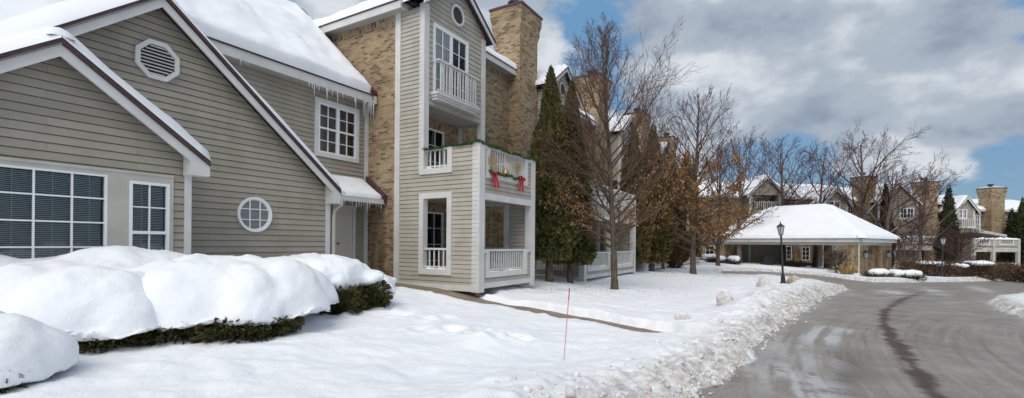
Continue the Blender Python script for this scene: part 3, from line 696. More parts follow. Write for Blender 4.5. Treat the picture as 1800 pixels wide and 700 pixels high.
t.col(t.mix(wv.outputs['Fac'], (.045, .045, .04), (.30, .29, .27))); t.b.inputs['Coat Weight'].default_value = .8; t.b.inputs['Coat Roughness'].default_value = .03
m.build('pane', bm_, wr)
vent(club, Fg, 4.06, 4.80, .37, .018, 8, 9)
for a in (7.66,): beam(club, Fg, a-.03, a+.10, -.1, .03, .3, 2.95, 'corner_board')
rake_trim(club, Fg, gap, (gL, gR), .30, .19, .055)
m = MB(); Fg.slab(m, [(gR[0]-.22, gR[1]+.08), (gR[0]-.01, gR[1]-.08), (gR[0]-.01, gR[1]-.34), (gR[0]-.22, gR[1]-.34)], .0, .302); m.build('rake_return', M['trim'], club)
gable_roof(club, gap, (gL, gR), Fg, .34, -2.1, .13, 3, over=.02)
s = MB(); snow_slab(s, Fg.p(gL[0], .34, gL[1]), Fg.p(gL[0], -2.1, gL[1]), Fg.p(gap[0], -2.1, gap[1]), Fg.p(gap[0], .34, gap[1]), .24, 9, .02, edge=.12); s.build('roof_snow', M['snow_roof'], club, True)
# low wing roof to the left behind the gable
# front bay
Fb = FV(9.2); bap, bL, bR = (2.49, 4.42), (.50, 2.98), (4.48, 2.98)
m = MB(); rb = lambda a: bap[1]-.12-abs(a-bap[0])*(bap[1]-bR[1])/(bR[0]-bap[0])
big = (1.47, 3.12, .75, 2.60); nar = (3.40, 3.97, .90, 2.55); nl = (.95, 1.25, .90, 2.55)
lap_wall(m, Fb, [(.72, .25), (4.2, .25), (4.2, rb(4.2)), (bap[0], rb(bap[0])), (.72, rb(.72))], [(.90, 4.03, .6, 2.70)])
m.build('siding_wall', M['siding'], club)
m = MB(); flat_wall(m, Fb, rect(.90, 4.03, .6, 2.70), [big, nar, nl], .03); Fb.box(m, .90, 4.03, 0, .045, 2.66, 2.70)
for h in (big, nar, nl): hole_box(m, Fb, h, -.06, .03)
m.build('window_surround', M['trim_warm'], club)
m = MB()
for h in (big, nar): 
    a0, a1, c0, c1 = h
m = None
window(club, Fb, *big[:2], *big[2:], b=0, cols=4, rows=5, casing=0, blinds=True, fw=.03, mw=.022, fill='dark')
window(club, Fb, *nar[:2], *nar[2:], b=.01, cols=2, rows=2, sashes=2, casing=0, blinds=True, fw=.045, mw=.02)
beam(club, Fb, 4.2, 4.31, -.6, .035, .25, 2.95, 'corner_board')
m = MB(); flat_wall(m, Fr((4.31, 9.2, 0), (0, 1)), rect(.0, .7, .25, 2.9)); m.build('side_wall', M['siding'], club)
rake_trim(club, Fb, bap, (bL, bR), .30, .19, .06)
m = MB(); Fb.slab(m, [(4.17, 3.12), (4.475, 2.90), (4.475, 2.72), (4.17, 2.72)], .04, .303); m.build('rake_return', M['trim'], club)
m = MB(); m.quad(Fb.p(4.31, -.7, 2.74), Fb.p(4.48, -.7, 2.74), Fb.p(4.48, .25, 2.74), Fb.p(4.31, .25, 2.74)); m.build('soffit', M['soffit'], club)
gable_roof(club, bap, (bL, bR), Fb, .34, -.7, .17, 8, over=.03, edge=.10)
# set-back wall with the double window
Fs = FV(11.8)
m = MB(); lap_wall(m, Fs, rect(-4.0, 10.6, .3, 5.95), [(8.82, 10.16, 4.15, 5.57), (9.43, 10.08, .3, 2.62)]); m.build('siding_wall', M['siding'], club)
window(club, Fs, 8.82, 10.16, 4.15, 5.57, b=.02, cols=2, rows=2, sashes=2, halves=2, casing=.115, fill='room', fw=.05, mw=.02)
beam(club, Fs, 10.52, 10.655, 0, .045, .3, 5.95, 'corner_board')
# door
m = MB(); Fs.box(m, 9.43, 10.08, -.04, .0, .3, 2.62); d_ = m.build('door', M['door'], club)
m = MB(); Fs.box(m, 9.34, 9.43, -.02, .04, .3, 2.71); Fs.box(m, 10.08, 10.17, -.02, .04, .3, 2.71); Fs.box(m, 9.43, 10.08, -.02, .038, 2.62, 2.71); m.build('door_frame', M['trim'], d_)
m = MB(); m.lathe(Fs.p(9.53, .05, 1.55), [(.025, -.02), (.035, 0), (.025, .03)], 8); m.build('handle', M['iron'], d_)
# canopy roof above the door
zA, zB, vA, vB = 2.90, 3.45, 11.0, 11.8
m = MB(); m.quad((7.72, vA, zA), (10.64, vA, zA), (10.64, vB, zB), (7.72, vB, zB)); m.quad((7.72, vA, zA-.1), (10.64, vA, zA-.1), (10.64, vB, zB-.6), (7.72, vB, zB-.6)); m.build('door_roof', M['shingle'], club)
fd = beam(club, FV(vA), 7.72, 10.6, 0, .04, zA-.14, zA+.0, 'fascia')
s = MB(); snow_slab(s, Vector((7.75, vA-.05, zA)), Vector((10.52, vA-.05, zA)), Vector((10.52, vB, zB)), Vector((7.75, vB, zB)), .12, 5, .05, .08); s.build('roof_snow', M['snow_roof'], club, True)
Fn = FU(10.6, 11.8); m = MB(); Fn.slab(m, [(-.02, 3.72), (.88, 3.04), (.88, 2.80), (-.02, 3.48)], -.05, .05); m.build('flashing', M['maroon'], club)
rs = random.Random(11)
for k in range(26): icicle(fd, (8.2+2.35*((k+rs.random())/26), vA-.03, zA-.1), .10+.22*rs.random()**1.5, .012, k)
# big roof
eZ, eV, rZ, rV = 6.15, 11.45, 9.5, 15.0
m = MB(); m.quad((-4, eV, eZ), (10.62, eV, eZ), (10.62, rV, rZ), (-4, rV, rZ)); m.quad((-4, rV, rZ), (10.62, rV, rZ), (10.62, 20, 5.5), (-4, 20, 5.5)); m.build('roof', M['shingle'], club)
m = MB(); m.quad((-4, eV, 5.92), (10.6, eV, 5.92), (10.6, 11.8, 5.92), (-4, 11.8, 5.92)); m.build('soffit', M['soffit'], club)
fz = beam(club, FV(eV), -4, 10.58, 0, .05, 5.89, 6.12, 'fascia')
m = MB(); FV(eV).box(m, -4, 10.58, .05, .085, 6.12, 6.17); m.build('drip_edge', M['maroon'], fz)
s = MB(); snow_slab(s, Vector((-4.0, eV-.1, eZ)), Vector((10.42, eV-.1, eZ)), Vector((10.42, rV, rZ+.05)), Vector((-4.0, rV, rZ+.05)), .26, 12, .05, .11, .25, .5); s.build('roof_snow', M['snow_roof'], club, True)
Fn = FU(10.6, 11.8); m = MB(); sl_ = (rZ-eZ)/(rV-eV)
Fn.slab(m, [(-3.3, eZ+(3.65)*sl_+.20), (.42, eZ-.07*sl_+.20), (.42, eZ-.16), (-3.3, eZ+3.65*sl_-.15)], -.05, .12); m.build('flashing', M['maroon'], club)
m = MB(); Fn.slab(m, [(0, 5.89), (.44, 5.89), (.44, 6.12), (0, 6.12)], -.02, .10); m.build('rake_return', M['trim'], club)
for k in range(34):
    t_ = rs.random()**.45; icicle(fz, (7.2+3.35*t_, eV-.07, 5.93), (.08+.50*rs.random()**1.6)*(.45+.75*t_), .013, 40+k)
for k in range(14): icicle(fz, (4.6+3.2*rs.random(), eV-.07, 5.93), .08+.16*rs.random(), .009, 90+k)
m = MB(); m.quad((-4, 10.2, 4.45), (3.75, 10.2, 4.45), (3.75, 12.2, 6.35), (-4, 12.2, 6.35)); m.build('roof', M['shingle'], club)
s = MB(); snow_slab(s, Vector((-4, 10.2, 4.45)), Vector((3.75, 10.2, 4.45)), Vector((3.55, 12.2, 6.4)), Vector((-4, 12.2, 6.4)), .25, 17, .05, .15); s.build('roof_snow', M['snow_roof'], club, True)
# downspout at the corner
m = MB(); q = [(7.88, 9.62, 2.66), (7.88, 9.62, 2.52), (7.83, 9.8, 2.36), (7.83, 9.83, 2.2), (7.83, 9.83, .4)]
m.tube([Vector(p) for p in q], .042, 8); m.build('downspout', M['trim_warm'], club)
m = MB(); gf = FU(7.86, 9.6); m.tube([Vector((7.90, 9.56, 2.78)), Vector((7.90, 11.7, 2.78))], .06, 8); m.build('gutter', M['trim'], club)
# ================================================================ APARTMENT ROW
def block(u0, u1, b, label, bay, balc, chim, seed, detail=True, hip=False, posts=(), right_cols=None, smat='siding_pale', win=None):
    """u0-u1 extent; bay=(ua,ub,apex dz); balc=(ua,ub); chim=u or None; b = base height"""
    vb, vu, vm = 7.5, 9.5, 10.5
    T = thing('apartment_building', (u0, vm, b), label, 'apartment building')
    Fm, Fq, Fv = FV(vm), FV(vb), FV(vu)
    F1, F2, F3, EV = b+.1, b+2.85, b+5.6, b+8.15
    ba, bb_ = balc; ya, yb, apz = bay; mid = (ya+yb)/2
    d1 = (ya+.45, ya+2.2, F1, F1+2.15); d2 = (ya+.45, ya+2.2, F2, F2+2.15)
    hs = [d1, d2]
    if win: hs += [tuple(q) for q in win]
    # main brick wall with soldier courses
    zs = [b-.3, F2-.45, F2-.25, EV-.42, EV-.02]
    m = MB(); flat_wall(m, Fm, rect(u0, u1, b-.3, EV-.22), hs); m.build('brick_wall', M['brick'], T)
    m = MB()
    for (z0, z1) in ((EV-.22, EV), (F1+2.16, F1+2.38), (F2+2.16, F2+2.38)):
        def em(c0, c1, a0, a1, a2, a3): m.quad(Fm.p(a0, .012, c0), Fm.p(a1, .012, c0), Fm.p(a3, .012, c1), Fm.p(a2, .012, c1), uv=[(c0, a0), (c0, a1), (c1, a3), (c1, a2)])
        strips(rect(u0+.02, u1-.02, z0, z1), [], None, em)
    m.build('soldier_course', M['soldier'], T)
    for h in hs[2:]: window(T, Fm, *h, b=-.05, cols=2, rows=2, sashes=2, casing=.0, fill='room', fw=.05)
    for i, h in enumerate((d1, d2)): window(T, Fm, *h, b=-.04, cols=2, rows=4, halves=2, casing=.06, fill='dark', fw=.05, name='sliding_door', cm='vinyl')
    # lower and middle balcony: left and right walls, front panels
    ho1 = (1.08, 1.95, b+.48, b+2.50); ho2 = (1.08, 1.95, b+3.37, b+3.92)
    for k, uu in enumerate((ba, bb_-.12)):
        Fl = FU(uu, vm); m = MB()
        lap_wall(m, Fl, rect(.0, 3.0, b+.02, b+3.92), [ho1, ho2]); 
        if k == 1: pass
        m.build('siding_wall', M[smat], T)
        m = MB(); Fi = Fr((uu+.12, vb, 0), (0, 1)); flat_wall(m, Fi, rect(0, 3.0, b+.02, b+3.92), [(3-1.95, 3-1.08, *ho1[2:]), (3-1.95, 3-1.08, *ho2[2:])]); m.build('inner_wall', M[smat], T)
        m = MB(); frame_trim(m, Fl, ho1, .165, .016, True); m.build('opening_frame', M['trim'], T)
        m = MB(); frame_trim(m, Fl, ho2, .165, .016, False); m.build('opening_frame', M['trim'], T)
        railing(T, Fl, 1.08, 1.95, b+.48, b+1.08, -.05, .15); railing(T, Fl, 1.08, 1.95, b+3.37, b+3.93, -.05, .15)
        beam(T, Fl, .0, .12, 0, .05, b, EV-.02, 'corner_board')
        beam(T, Fl, .12, 3.0, -.11, .03, b-.1, b+.06, 'base_board')
    # bay side wall above the balcony
    if ya-ba < .3:
        m = MB(); lap_wall(m, FU(ya, vm), rect(.12, .95, b+3.92, EV)); m.build('siding_wall', M[smat], T)
    if ya-ba >= .3: m = MB(); lap_wall(m, FU(ya, vm), rect(.0, .98, F3-.27, EV), b=.002); m.build('siding_wall', M[smat], T)
    # posts
    pts_ = sorted({ba, bb_} | set(posts)); pw = .24
    for i, p_ in enumerate(pts_):
        a0 = p_ if i == 0 else (p_-pw if i == len(pts_)-1 else p_-pw/2)
        beam(T, Fq, a0-(.02 if i == 0 else 0), a0+pw, -pw+.04, .045, b-.12, b+3.97, 'post')
        if i < len(pts_)-1:
            x0 = a0+pw; x1 = pts_[i+1]-(pw if i+1 == len(pts_)-1 else pw/2); wd = x1-x0
            beam(T, Fq, x0, x1, -.12, .03, b+2.44, b+2.62, 'beam'); beam(T, Fq, x0, x1, -.12, .03, b-.02, b+.13, 'base_board')
            for (z0, z1, z2) in ((b+.13, b+1.06, b+.42), (b+2.62, b+3.92, b+3.2)):
                h = (x0+.24, x1-.42, z2, z1); m = MB(); lap_wall(m, Fq, rect(x0, x1, z0, z1), [h]); 
                bk = Fr(Fq.p(x1, -.1, 0), (-1, 0)); flat_wall(m, bk, rect(0, wd, z0, z1), [(.42, wd-.24, z2, z1)]); m.build('siding_panel', M[smat], T)
                m = MB(); frame_trim(m, Fq, h, .15, .016, False, th_in=.11); Fq.box(m, x0, h[0]-.15, -.11, .05, z1-.1, z1+.0); Fq.box(m, h[1]+.15, x1, -.11, .05, z1-.1, z1+.0); m.build('opening_frame', M['trim'], T)
                railing(T, Fq, h[0], h[1], z2, z1, -.04, .125)
            s = MB(); snow_bead(s, Fq.p(x0-.2, -.04, b+3.93), Fq.p(x1+.2, -.04, b+3.93), .085, .045, seed+i); s.build('rail_snow', M['snow_roof'], T, True)
    # floors and ceilings
    m = MB(); Fq.box(m, ba+.05, bb_-.05, -2.98, -.13, b-.02, b+.08); m.build('floor_deck', M['soffit'], T); m = MB(); Fq.box(m, ba+.13, bb_-.13, -2.98, -.13, b+2.55, b+2.85); m.build('floor_deck', M['soffit'], T)
    s = MB(); snow_bead(s, Fq.p(ba+.2, -.3, b+.08), Fq.p(bb_-.2, -.3, b+.08), .2, .08, seed+2.2); s.build('deck_snow', M['snow_roof'], T, True)
    # upper bay
    z0 = F3-.27; hw = (yb-ya)/2; ap = (mid, b+apz); el, er = (ya-.28, EV+.12), (yb+.28, EV+.12)
    rk = lambda a: ap[1]-.1-abs(a-mid)*(ap[1]-el[1])/(mid-el[0])
    dr = (ya+.45, ya+2.10, F3+.05, F3+2.18)
    m = MB(); lap_wall(m, Fv, [(ya, z0), (yb, z0), (yb, rk(yb)), (mid, rk(mid)), (ya, rk(ya))], [dr], .155 if detail else .2); m.build('siding_wall', M[smat], T)
    m = MB(); Fv.box(m, ya+.02, yb-.02, -.98, -.002, z0-.02, z0); m.build('soffit', M['soffit'], T)
    m = MB(); flat_wall(m, Fr((yb, vu, 0), (0, 1)), rect(0, 1.0, z0, EV+.1)); m.build('side_wall', M[smat], T)
    window(T, Fv, *dr, b=.0, cols=2, rows=4, halves=2, casing=.05, fill='half' if detail else 'room', fw=.055, name='sliding_door', cm='vinyl')
    m = MB(); Fv.box(m, ya+.28, ya+2.45, 0, .30, F3+.03, F3+.10); Fv.box(m, ya+.32, ya+2.41, 0, .26, F3-.04, F3+.03); Fv.box(m, ya+.36, ya+2.37, 0, .22, F3-.12, F3-.04); jb = m.build('balcony_ledge', M['trim'], T)
    railing(T, Fv, ya+.35, ya+2.40, F3+.10, F3+1.08, .25, .135, snow=False)
    m = MB(); 
    for x in (ya+.35, ya+2.36): Fv.box(m, x, x+.04, .0, .22, F3+1.03, F3+1.08); Fv.box(m, x, x+.04, .11, .15, F3+.10, F3+1.03)
    m.build('railing_return', M['trim'], T)
    for x0, x1 in ((ya-.02, ya+.2), (yb-.2, yb+.02)): beam(T, Fv, x0, x1, -.14, .045, (b+3.3 if x0 < mid and ya-ba < .3 else b+3.97) if x1 < mid else (b+3.97 if bb_ >= yb-.1 else z0), EV+.10, 'corner_post')
    vent(T, Fv, mid-.02, b+8.48, .34, .02, 12, 10)
    rake_trim(T, Fv, ap, (el, er), .28, .17, .045)
    gable_roof(T, ap, (el, er), Fv, .30, -3.5, .13, seed, over=.02)
    s = MB(); snow_bead(s, Fv.p(mid, .2, ap[1]), Fv.p(el[0], .2, el[1]), .1, .07, seed); snow_bead(s, Fv.p(mid, .2, ap[1]), Fv.p(er[0], .2, er[1]), .1, .05, seed+3); s.build('roof_snow', M['snow_roof'], T, True)
    # main roof
    sl2 = .40; ve = vm-.35; vr = 16.5; zr = EV+.2+(vr-ve)*sl2; ul = u0-.3 if hip else u0
    uh = u0+6.3 if hip else u0
    A_, B_, C_, D_ = Vector((ul, ve, EV+.2)), Vector((u1, ve, EV+.2)), Vector((u1, vr, zr)), Vector((uh, vr, zr))
    m = MB(); m.quad(A_, B_, C_, D_); m.quad(D_, C_, Vector((u1, 22.5, EV+.2)), Vector((ul, 22.5, EV+.2)))
    if hip: m.quad(Vector((ul, 22.5, EV+.2)), A_, D_)
    m.build('roof', M['shingle'], T)
    m = MB(); m.quad(Vector((ul, ve, EV)), Vector((u1, ve, EV)), Vector((u1, vm, EV)), Vector((ul, vm, EV))); m.build('soffit', M['soffit'], T)
    f_ = beam(T, FV(ve), ul, u1, 0, .04, EV-.02, EV+.18, 'fascia'); m = MB(); FV(ve).box(m, ul, u1, .04, .07, EV+.18, EV+.22); m.build('drip_edge', M['maroon'], f_)
    s = MB(); snow_slab(s, A_+Vector((0, -.06, 0)), B_+Vector((0, -.06, 0)), C_, D_, .22, seed, .03, .2); s.build('roof_snow', M['snow_roof'], T, True)
    if hip:
        Fh = FU(ul, ve); f_ = beam(T, Fh, -9, .04, 0, .04, EV-.04, EV+.18, 'fascia'); m = MB(); Fh.box(m, -9, .04, .04, .07, EV+.18, EV+.22); m.build('drip_edge', M['maroon'], f_)
        m = MB(); m.quad(Vector((ul, ve, EV-.02)), Vector((u0, ve, EV-.02)), Vector((u0, 19, EV-.02)), Vector((ul, 19, EV-.02))); m.build('soffit', M['soffit'], T)
        s = MB(); snow_slab(s, A_+Vector((-.09, 9, 0)), A_+Vector((-.09, 0, 0)), D_, Vector((uh, 16.6, zr)), .27, seed+4, .03, .13, .2, .5); s.build('roof_snow', M['snow_roof'], T, True)
        Fw_ = FU(u0, vm); m = MB(); flat_wall(m, Fw_, rect(-9, 0, b-.3, EV-.24)); m.build('brick_wall', M['brick'], T)
        m = MB(); 
        zq = EV-.26
        m.quad(Fw_.p(-9, .012, zq), Fw_.p(0, .012, zq), Fw_.p(0, .012, EV), Fw_.p(-9, .012, EV), uv=[(zq, -9), (zq, 0), (EV, 0), (EV, -9)]); m.build('soldier_course', M['soldier'], T)
        for k in range(11): icicle(f_, (ul-.05, 15.2-k*.16-.05*rs.random(), EV-.02), .10+.35*rs.random(), .013, 200+k)
        beam(T, Fw_, -.08, .0, 0, .055, b, EV, 'corner_board')
    if chim: chimney(T, FV(vm), chim, chim+1.5, -.73, .55, b-.3, b+11.0, True)
    return T
bA = block(10.66, 17.9, .37, 'nearest brick and siding apartment block with a three storey balcony tower and a Christmas garland', (10.66, 13.78, 9.55), (10.66, 13.8), 17.0, 1, hip=True,
      win=[(14.3, 15.2, 6.35, 7.75), (14.2, 15.1, 1.0, 2.4)])
bB = block(17.9, 26.5, .20, 'second apartment block behind the bare tree, with a wide double balcony at ground level', (18.62, 21.5, 9.5), (18.0, 24.9), 25.9-.0, 2, posts=(21.3,))
bC = block(26.5, 36.0, .18, 'third apartment block half hidden by the trees with dry brown leaves', (28.4, 31.3, 9.5), (27.0, 31.6), 34.8, 3, detail=False)
bD = block(36.0, 46.0, .20, 'farthest apartment block at the end of the row, mostly behind the brown leaved trees', (37.6, 40.5, 9.5), (37.0, 43.5), 44.0, 4, detail=False, posts=(40.4,))
# ---------------------------------------------------------------- Christmas decoration on the near balcony
def garland(name, path, label, seed):
    m = MB(); q = random.Random(seed); L0 = 0
    pts = []
    for a, b_ in zip(path, path[1:]):
        n = max(2, int((b_-a).length/.012)); 
        for i in range(n): t_ = i/n; p = a+(b_-a)*t_; L0 += (b_-a).length/n; p = p+Vector((0, 0, -.035*abs(math.sin(L0*3.1))+.01*math.sin(L0*17))); pts.append(p)
    m.tube(pts[::6], .014, 5)
    for p in pts:
        for k in range(4):
            d = Vector((q.gauss(0, 1), q.gauss(0, 1), q.gauss(0, .8)-.2)).normalized(); l = .05+.04*q.random(); s_ = d.cross(Vector((q.random(), q.random(), q.random()))).normalized()*.008
            m.quad(p-s_, p+s_, p+d*l+s_*.3, p+d*l-s_*.3)
    o = m.build(name, leafm, None); tag(o, label, 'garland'); return o
leafm = leafmat('fir_garland', [(.025, .07, .02), (.05, .12, .035)], 6)
zt = .37+3.97
garland('garland', [Vector((10.62, 9.45, zt-.02)), Vector((10.60, 8.5, zt)), Vector((10.60, 7.45, zt+.03)), Vector((11.0, 7.42, zt+.0)), Vector((12.2, 7.42, zt-.02)), Vector((13.85, 7.42, zt-.01))], 'green fir garland draped along the top rail of the near balcony', 2)
def bow(loc, label, lean):
    T = thing('bow', loc, label, 'ribbon bow', 'red bows on the garlanded balcony'); L_ = Vector(loc); m = MB()
    for sgn in (-1, 1):
        pr = []
        for i in range(13):
            t_ = i/12*2*math.pi; r = .17*abs(math.sin(t_/2)); pr.append(L_+Vector((sgn*(r*1.0*math.cos((t_-math.pi)*.33)), 0, r*.62*math.sin((t_-math.pi)*.5)+.02*sgn*lean)))
        for i in range(12): m.quad(pr[i]+Vector((0, -.05, 0)), pr[i+1]+Vector((0, -.05, 0)), pr[i+1]+Vector((0, .02, 0)), pr[i]+Vector((0, .02, 0)))
    m.build('loops', M['red'], T, True)
    m = MB()
    for sgn in (-1, 1):
        pp = L_+Vector((0, -.03, 0)); w2 = .042
        for i in range(7):
            n_ = L_+Vector((sgn*(.02+.012*(i+1))+lean*.012*(i+1), -.03-.008*math.sin(i*1.7), -.055*(i+1))); m.quad(pp+Vector((-w2, 0, 0)), pp+Vector((w2, 0, 0)), n_+Vector((w2+.004, 0, 0)), n_+Vector((-w2-.004, 0, 0))); pp = n_; w2 += .003
    m.build('tails', M['red'], T, True); m = MB(); m.lathe((L_.x, L_.y-.04, L_.z-.025), [(.02, 0), (.05, .015), (.05, .06), (.02, .075)], 8); m.build('knot', M['red'], T, True)
bow((11.30, 7.41, 3.55), 'red ribbon bow hanging on the left of the balcony railing', 1)
bow((12.82, 7.41, 3.60), 'red ribbon bow hanging at the right end of the balcony railing', -1)
def plume(x, label, seed):
    q = random.Random(seed); m = MB(); o = Vector((x, 7.40, 3.62))
    for k in range(70):
        a = q.gauss(0, .38); l = .28+.2*q.random(); d = Vector((math.sin(a), -.12*q.random(), math.cos(a))); s_ = Vector((.007, 0, .002))
        m.quad(o-s_*.4, o+s_*.4, o+d*l*.7+s_*1.6, o+d*l); m.quad(o+d*l*.6-s_*2, o+d*l*.6+s_*2, o+d*l*1.05+s_, o+d*l*1.05-s_)
    tag(m.build('dried_plume', M['plume'], None), label, 'dried flowers')
plume(11.25, 'spray of dried beige plumes above the left red bow', 3)
plume(12.55, 'spray of dried beige plumes near the right red bow', 4)
m = MB(); o = (11.85, 7.38, 3.62); m.lathe(o, [(.10, 0), (.105, .015), (.085, .05), (.06, .12), (.03, .16), (.012, .18)], 12); T = thing('bell', o, 'golden bell hanging in the middle of the garlanded balcony railing', 'bell'); m.build('bell_body', M['pot'], T, True)
m = MB(); m.tube([Vector(o)+Vector((0, 0, .17)), Vector(o)+Vector((0, .03, .55))], .006, 5); m.build('cord', M['trim_warm'], T)
o2 = [Vector((11.05+.06*k, 7.40, 3.60-.02*math.sin(k*.6))) for k in range(30)]
garland('garland', o2, 'short fir garland along the foot of the balcony railing between the bows', 5)
# ================================================================ FAR WING
PH = math.radians(4)
def camdir(dx, dy): v = cw(dx, dy); return (v.x, v.y)
W0 = (14.0, 51.0); WD = (math.cos(PH), math.sin(PH))
o_ = cw(*W0); Fw = Fr((o_.x, o_.y, 0), camdir(*WD))
def wa(px, b=0.0):                        # distance along the wing under a photo column, b metres in front of its wall
    r = ray(px, 430)[0]; ox, oy = W0[0]+b*WD[1], W0[1]-b*WD[0]
    return (r*oy-ox)/(WD[0]-r*WD[1])
def wz(px, py, b=0.0):
    a = wa(px, b); Y = W0[1]-b*WD[0]+a*WD[1]; r, u = ray(px, py); return EYE+u*Y
def far_block(label, p0, p1, yev, yridge, gables=(), wins=(), chims=(), seed=1):
    a0, a1 = wa(p0), wa(p1); am = (a0+a1)/2; pm = (p0+p1)/2; ev = wz(pm, yev); X = W0[0]+am*WD[0]; gz = float(base_z(X, 50))-.5
    T = thing('apartment_building', Fw.p(a0, 0, gz), label, 'apartment building')
    m = MB(); holes = []
    ws = []
    for (x0, x1, y0, y1, *k) in wins:
        h = (wa(x0), wa(x1), wz((x0+x1)/2, y1), wz((x0+x1)/2, y0)); holes.append(h); ws.append((h, k))
    flat_wall(m, Fw, rect(a0, a1, gz, ev), holes); m.build('brick_wall', M['brick'], T)
    for h, k in ws: window(T, Fw, *h, b=-.05, cols=2, rows=3, halves=1 if h[1]-h[0] < 1.1 else 2, casing=.12, fill=k[0] if k else 'room', fw=.07, mw=.04)
    # roof: ridge well behind
    D = 7.0; zr = EYE+(wz(pm, yridge)-EYE)*(55+D)/55
    A, B, C, D_ = Fw.p(a0, .4, ev+.1), Fw.p(a1, .4, ev+.1), Fw.p(a1, -D, zr), Fw.p(a0, -D, zr)
    m = MB(); m.quad(A, B, C, D_); m.quad(D_, C, Fw.p(a1, -2*D, ev), Fw.p(a0, -2*D, ev)); m.build('roof', M['shingle'], T)
    s = MB(); snow_slab(s, A, B, C, D_, .22, seed, .03, .4); s.build('roof_snow', M['snow_roof'], T, True)
    f_ = beam(T, Fw, a0, a1, .36, .42, ev-.12, ev+.12, 'fascia'); m = MB(); m.quad(Fw.p(a0, 0, ev-.1), Fw.p(a1, 0, ev-.1), Fw.p(a1, .37, ev-.1), Fw.p(a0, .37, ev-.1)); m.build('soffit', M['soffit'], T)
    m = MB(); 
    for aa, sg in ((a0, 1), (a1, -1)): m.quad(Fw.p(aa, 0, gz), Fw.p(aa, -2*D, gz), Fw.p(aa, -2*D, ev), Fw.p(aa, -D, zr-.1), Fw.p(aa, 0, ev))
    m.build('end_wall', M['siding'], T)
    for i, (x0, x1, xa, ya, ye, kind, opts) in enumerate(gables):
        b = 1.6; g0, g1 = wa(x0, b), wa(x1, b); gm = (g0+g1)/2; za, ze = wz(xa, ya, b), wz(xa, ye, b); hol = []
        if kind: hx0, hx1, hy0, hy1 = kind; hol = [(wa(hx0, b), wa(hx1, b), wz(hx0, hy1, b), wz(hx0, hy0, b))]
        bot = gz if not opts.get('bot') else wz(xa, opts['bot'], b)
        m = MB(); lap_wall(m, Fr(Fw.p(0, b, 0), camdir(*WD)), [(g0, bot), (g1, bot), (g1, ze), (gm, za-.15), (g0, ze)], hol, .25, .025)
        for aa in (g0, g1): m.quad(Fw.p(aa, b, bot), Fw.p(aa, 0, bot), Fw.p(aa, 0, ze), Fw.p(aa, b, ze))
        if bot > gz: m.quad(Fw.p(g0, b, bot), Fw.p(g1, b, bot), Fw.p(g1, 0, bot), Fw.p(g0, 0, bot))
        m.build('siding_wall', M['siding'], T)
        Fg_ = Fr(Fw.p(0, b, 0), camdir(*WD))
        for aa in (g0, g1-.22): beam(T, Fg_, aa, aa+.22, -.1, .05, bot, ze, 'corner_post')
        e = (g1-g0)/2+.35; sl_ = (za-ze)/((g1-g0)/2); ends = ((gm-e, za-e*sl_), (gm+e, za-e*sl_))
        rake_trim(T, Fg_, (gm, za), ends, .3, .24, .07); gable_roof(T, (gm, za), ends, Fg_, .3, -6, .16, seed+i*7, over=.0)
        if opts.get('open'):
            h = hol[0]; m = MB(); hole_box(m, Fg_, h, -1.5, 0); m.build('loggia_wall', M['siding'], T); m = MB(); m.quad(*[Fg_.p(a, -1.5, c) for a, c in rect(h[0], h[1], h[2], h[3])]); m.build('loggia_back', M['room'], T)
            window(T, Fg_, h[0]+.5, h[1]-.6, h[2]+.1, h[3]-.4, b=-1.42, halves=2, cols=1, rows=1, fw=.09, casing=.08); railing(T, Fg_, h[0], h[1], h[2], h[2]+1.05, 0, .22, snow=False, t=.06)
        elif kind: window(T, Fg_, *hol[0], b=-.02, cols=2, rows=2, halves=2, casing=.12, fw=.08, mw=.04, fill='room')
        if opts.get('rail'):
            r0, r1, q0, q1 = opts['rail']; railing(T, Fg_, wa(r0, b), wa(r1, b), wz(r0, q1, b), wz(r0, q0, b), .3, .2, snow=False, t=.06)
            beam(T, Fg_, wa(r0, b)-.1, wa(r1, b)+.1, 0, .4, wz(r0, q1, b)-.15, wz(r0, q1, b), 'balcony_ledge')
    for (x0, x1, yt) in chims:
        chimney(T, Fw, wa(x0+.36*(x1-x0), 1)+.05, wa(x1, 1)-.16, -.4, 1.0, gz, wz((x0+x1)/2, yt, 1), True, True)
    return T, gz
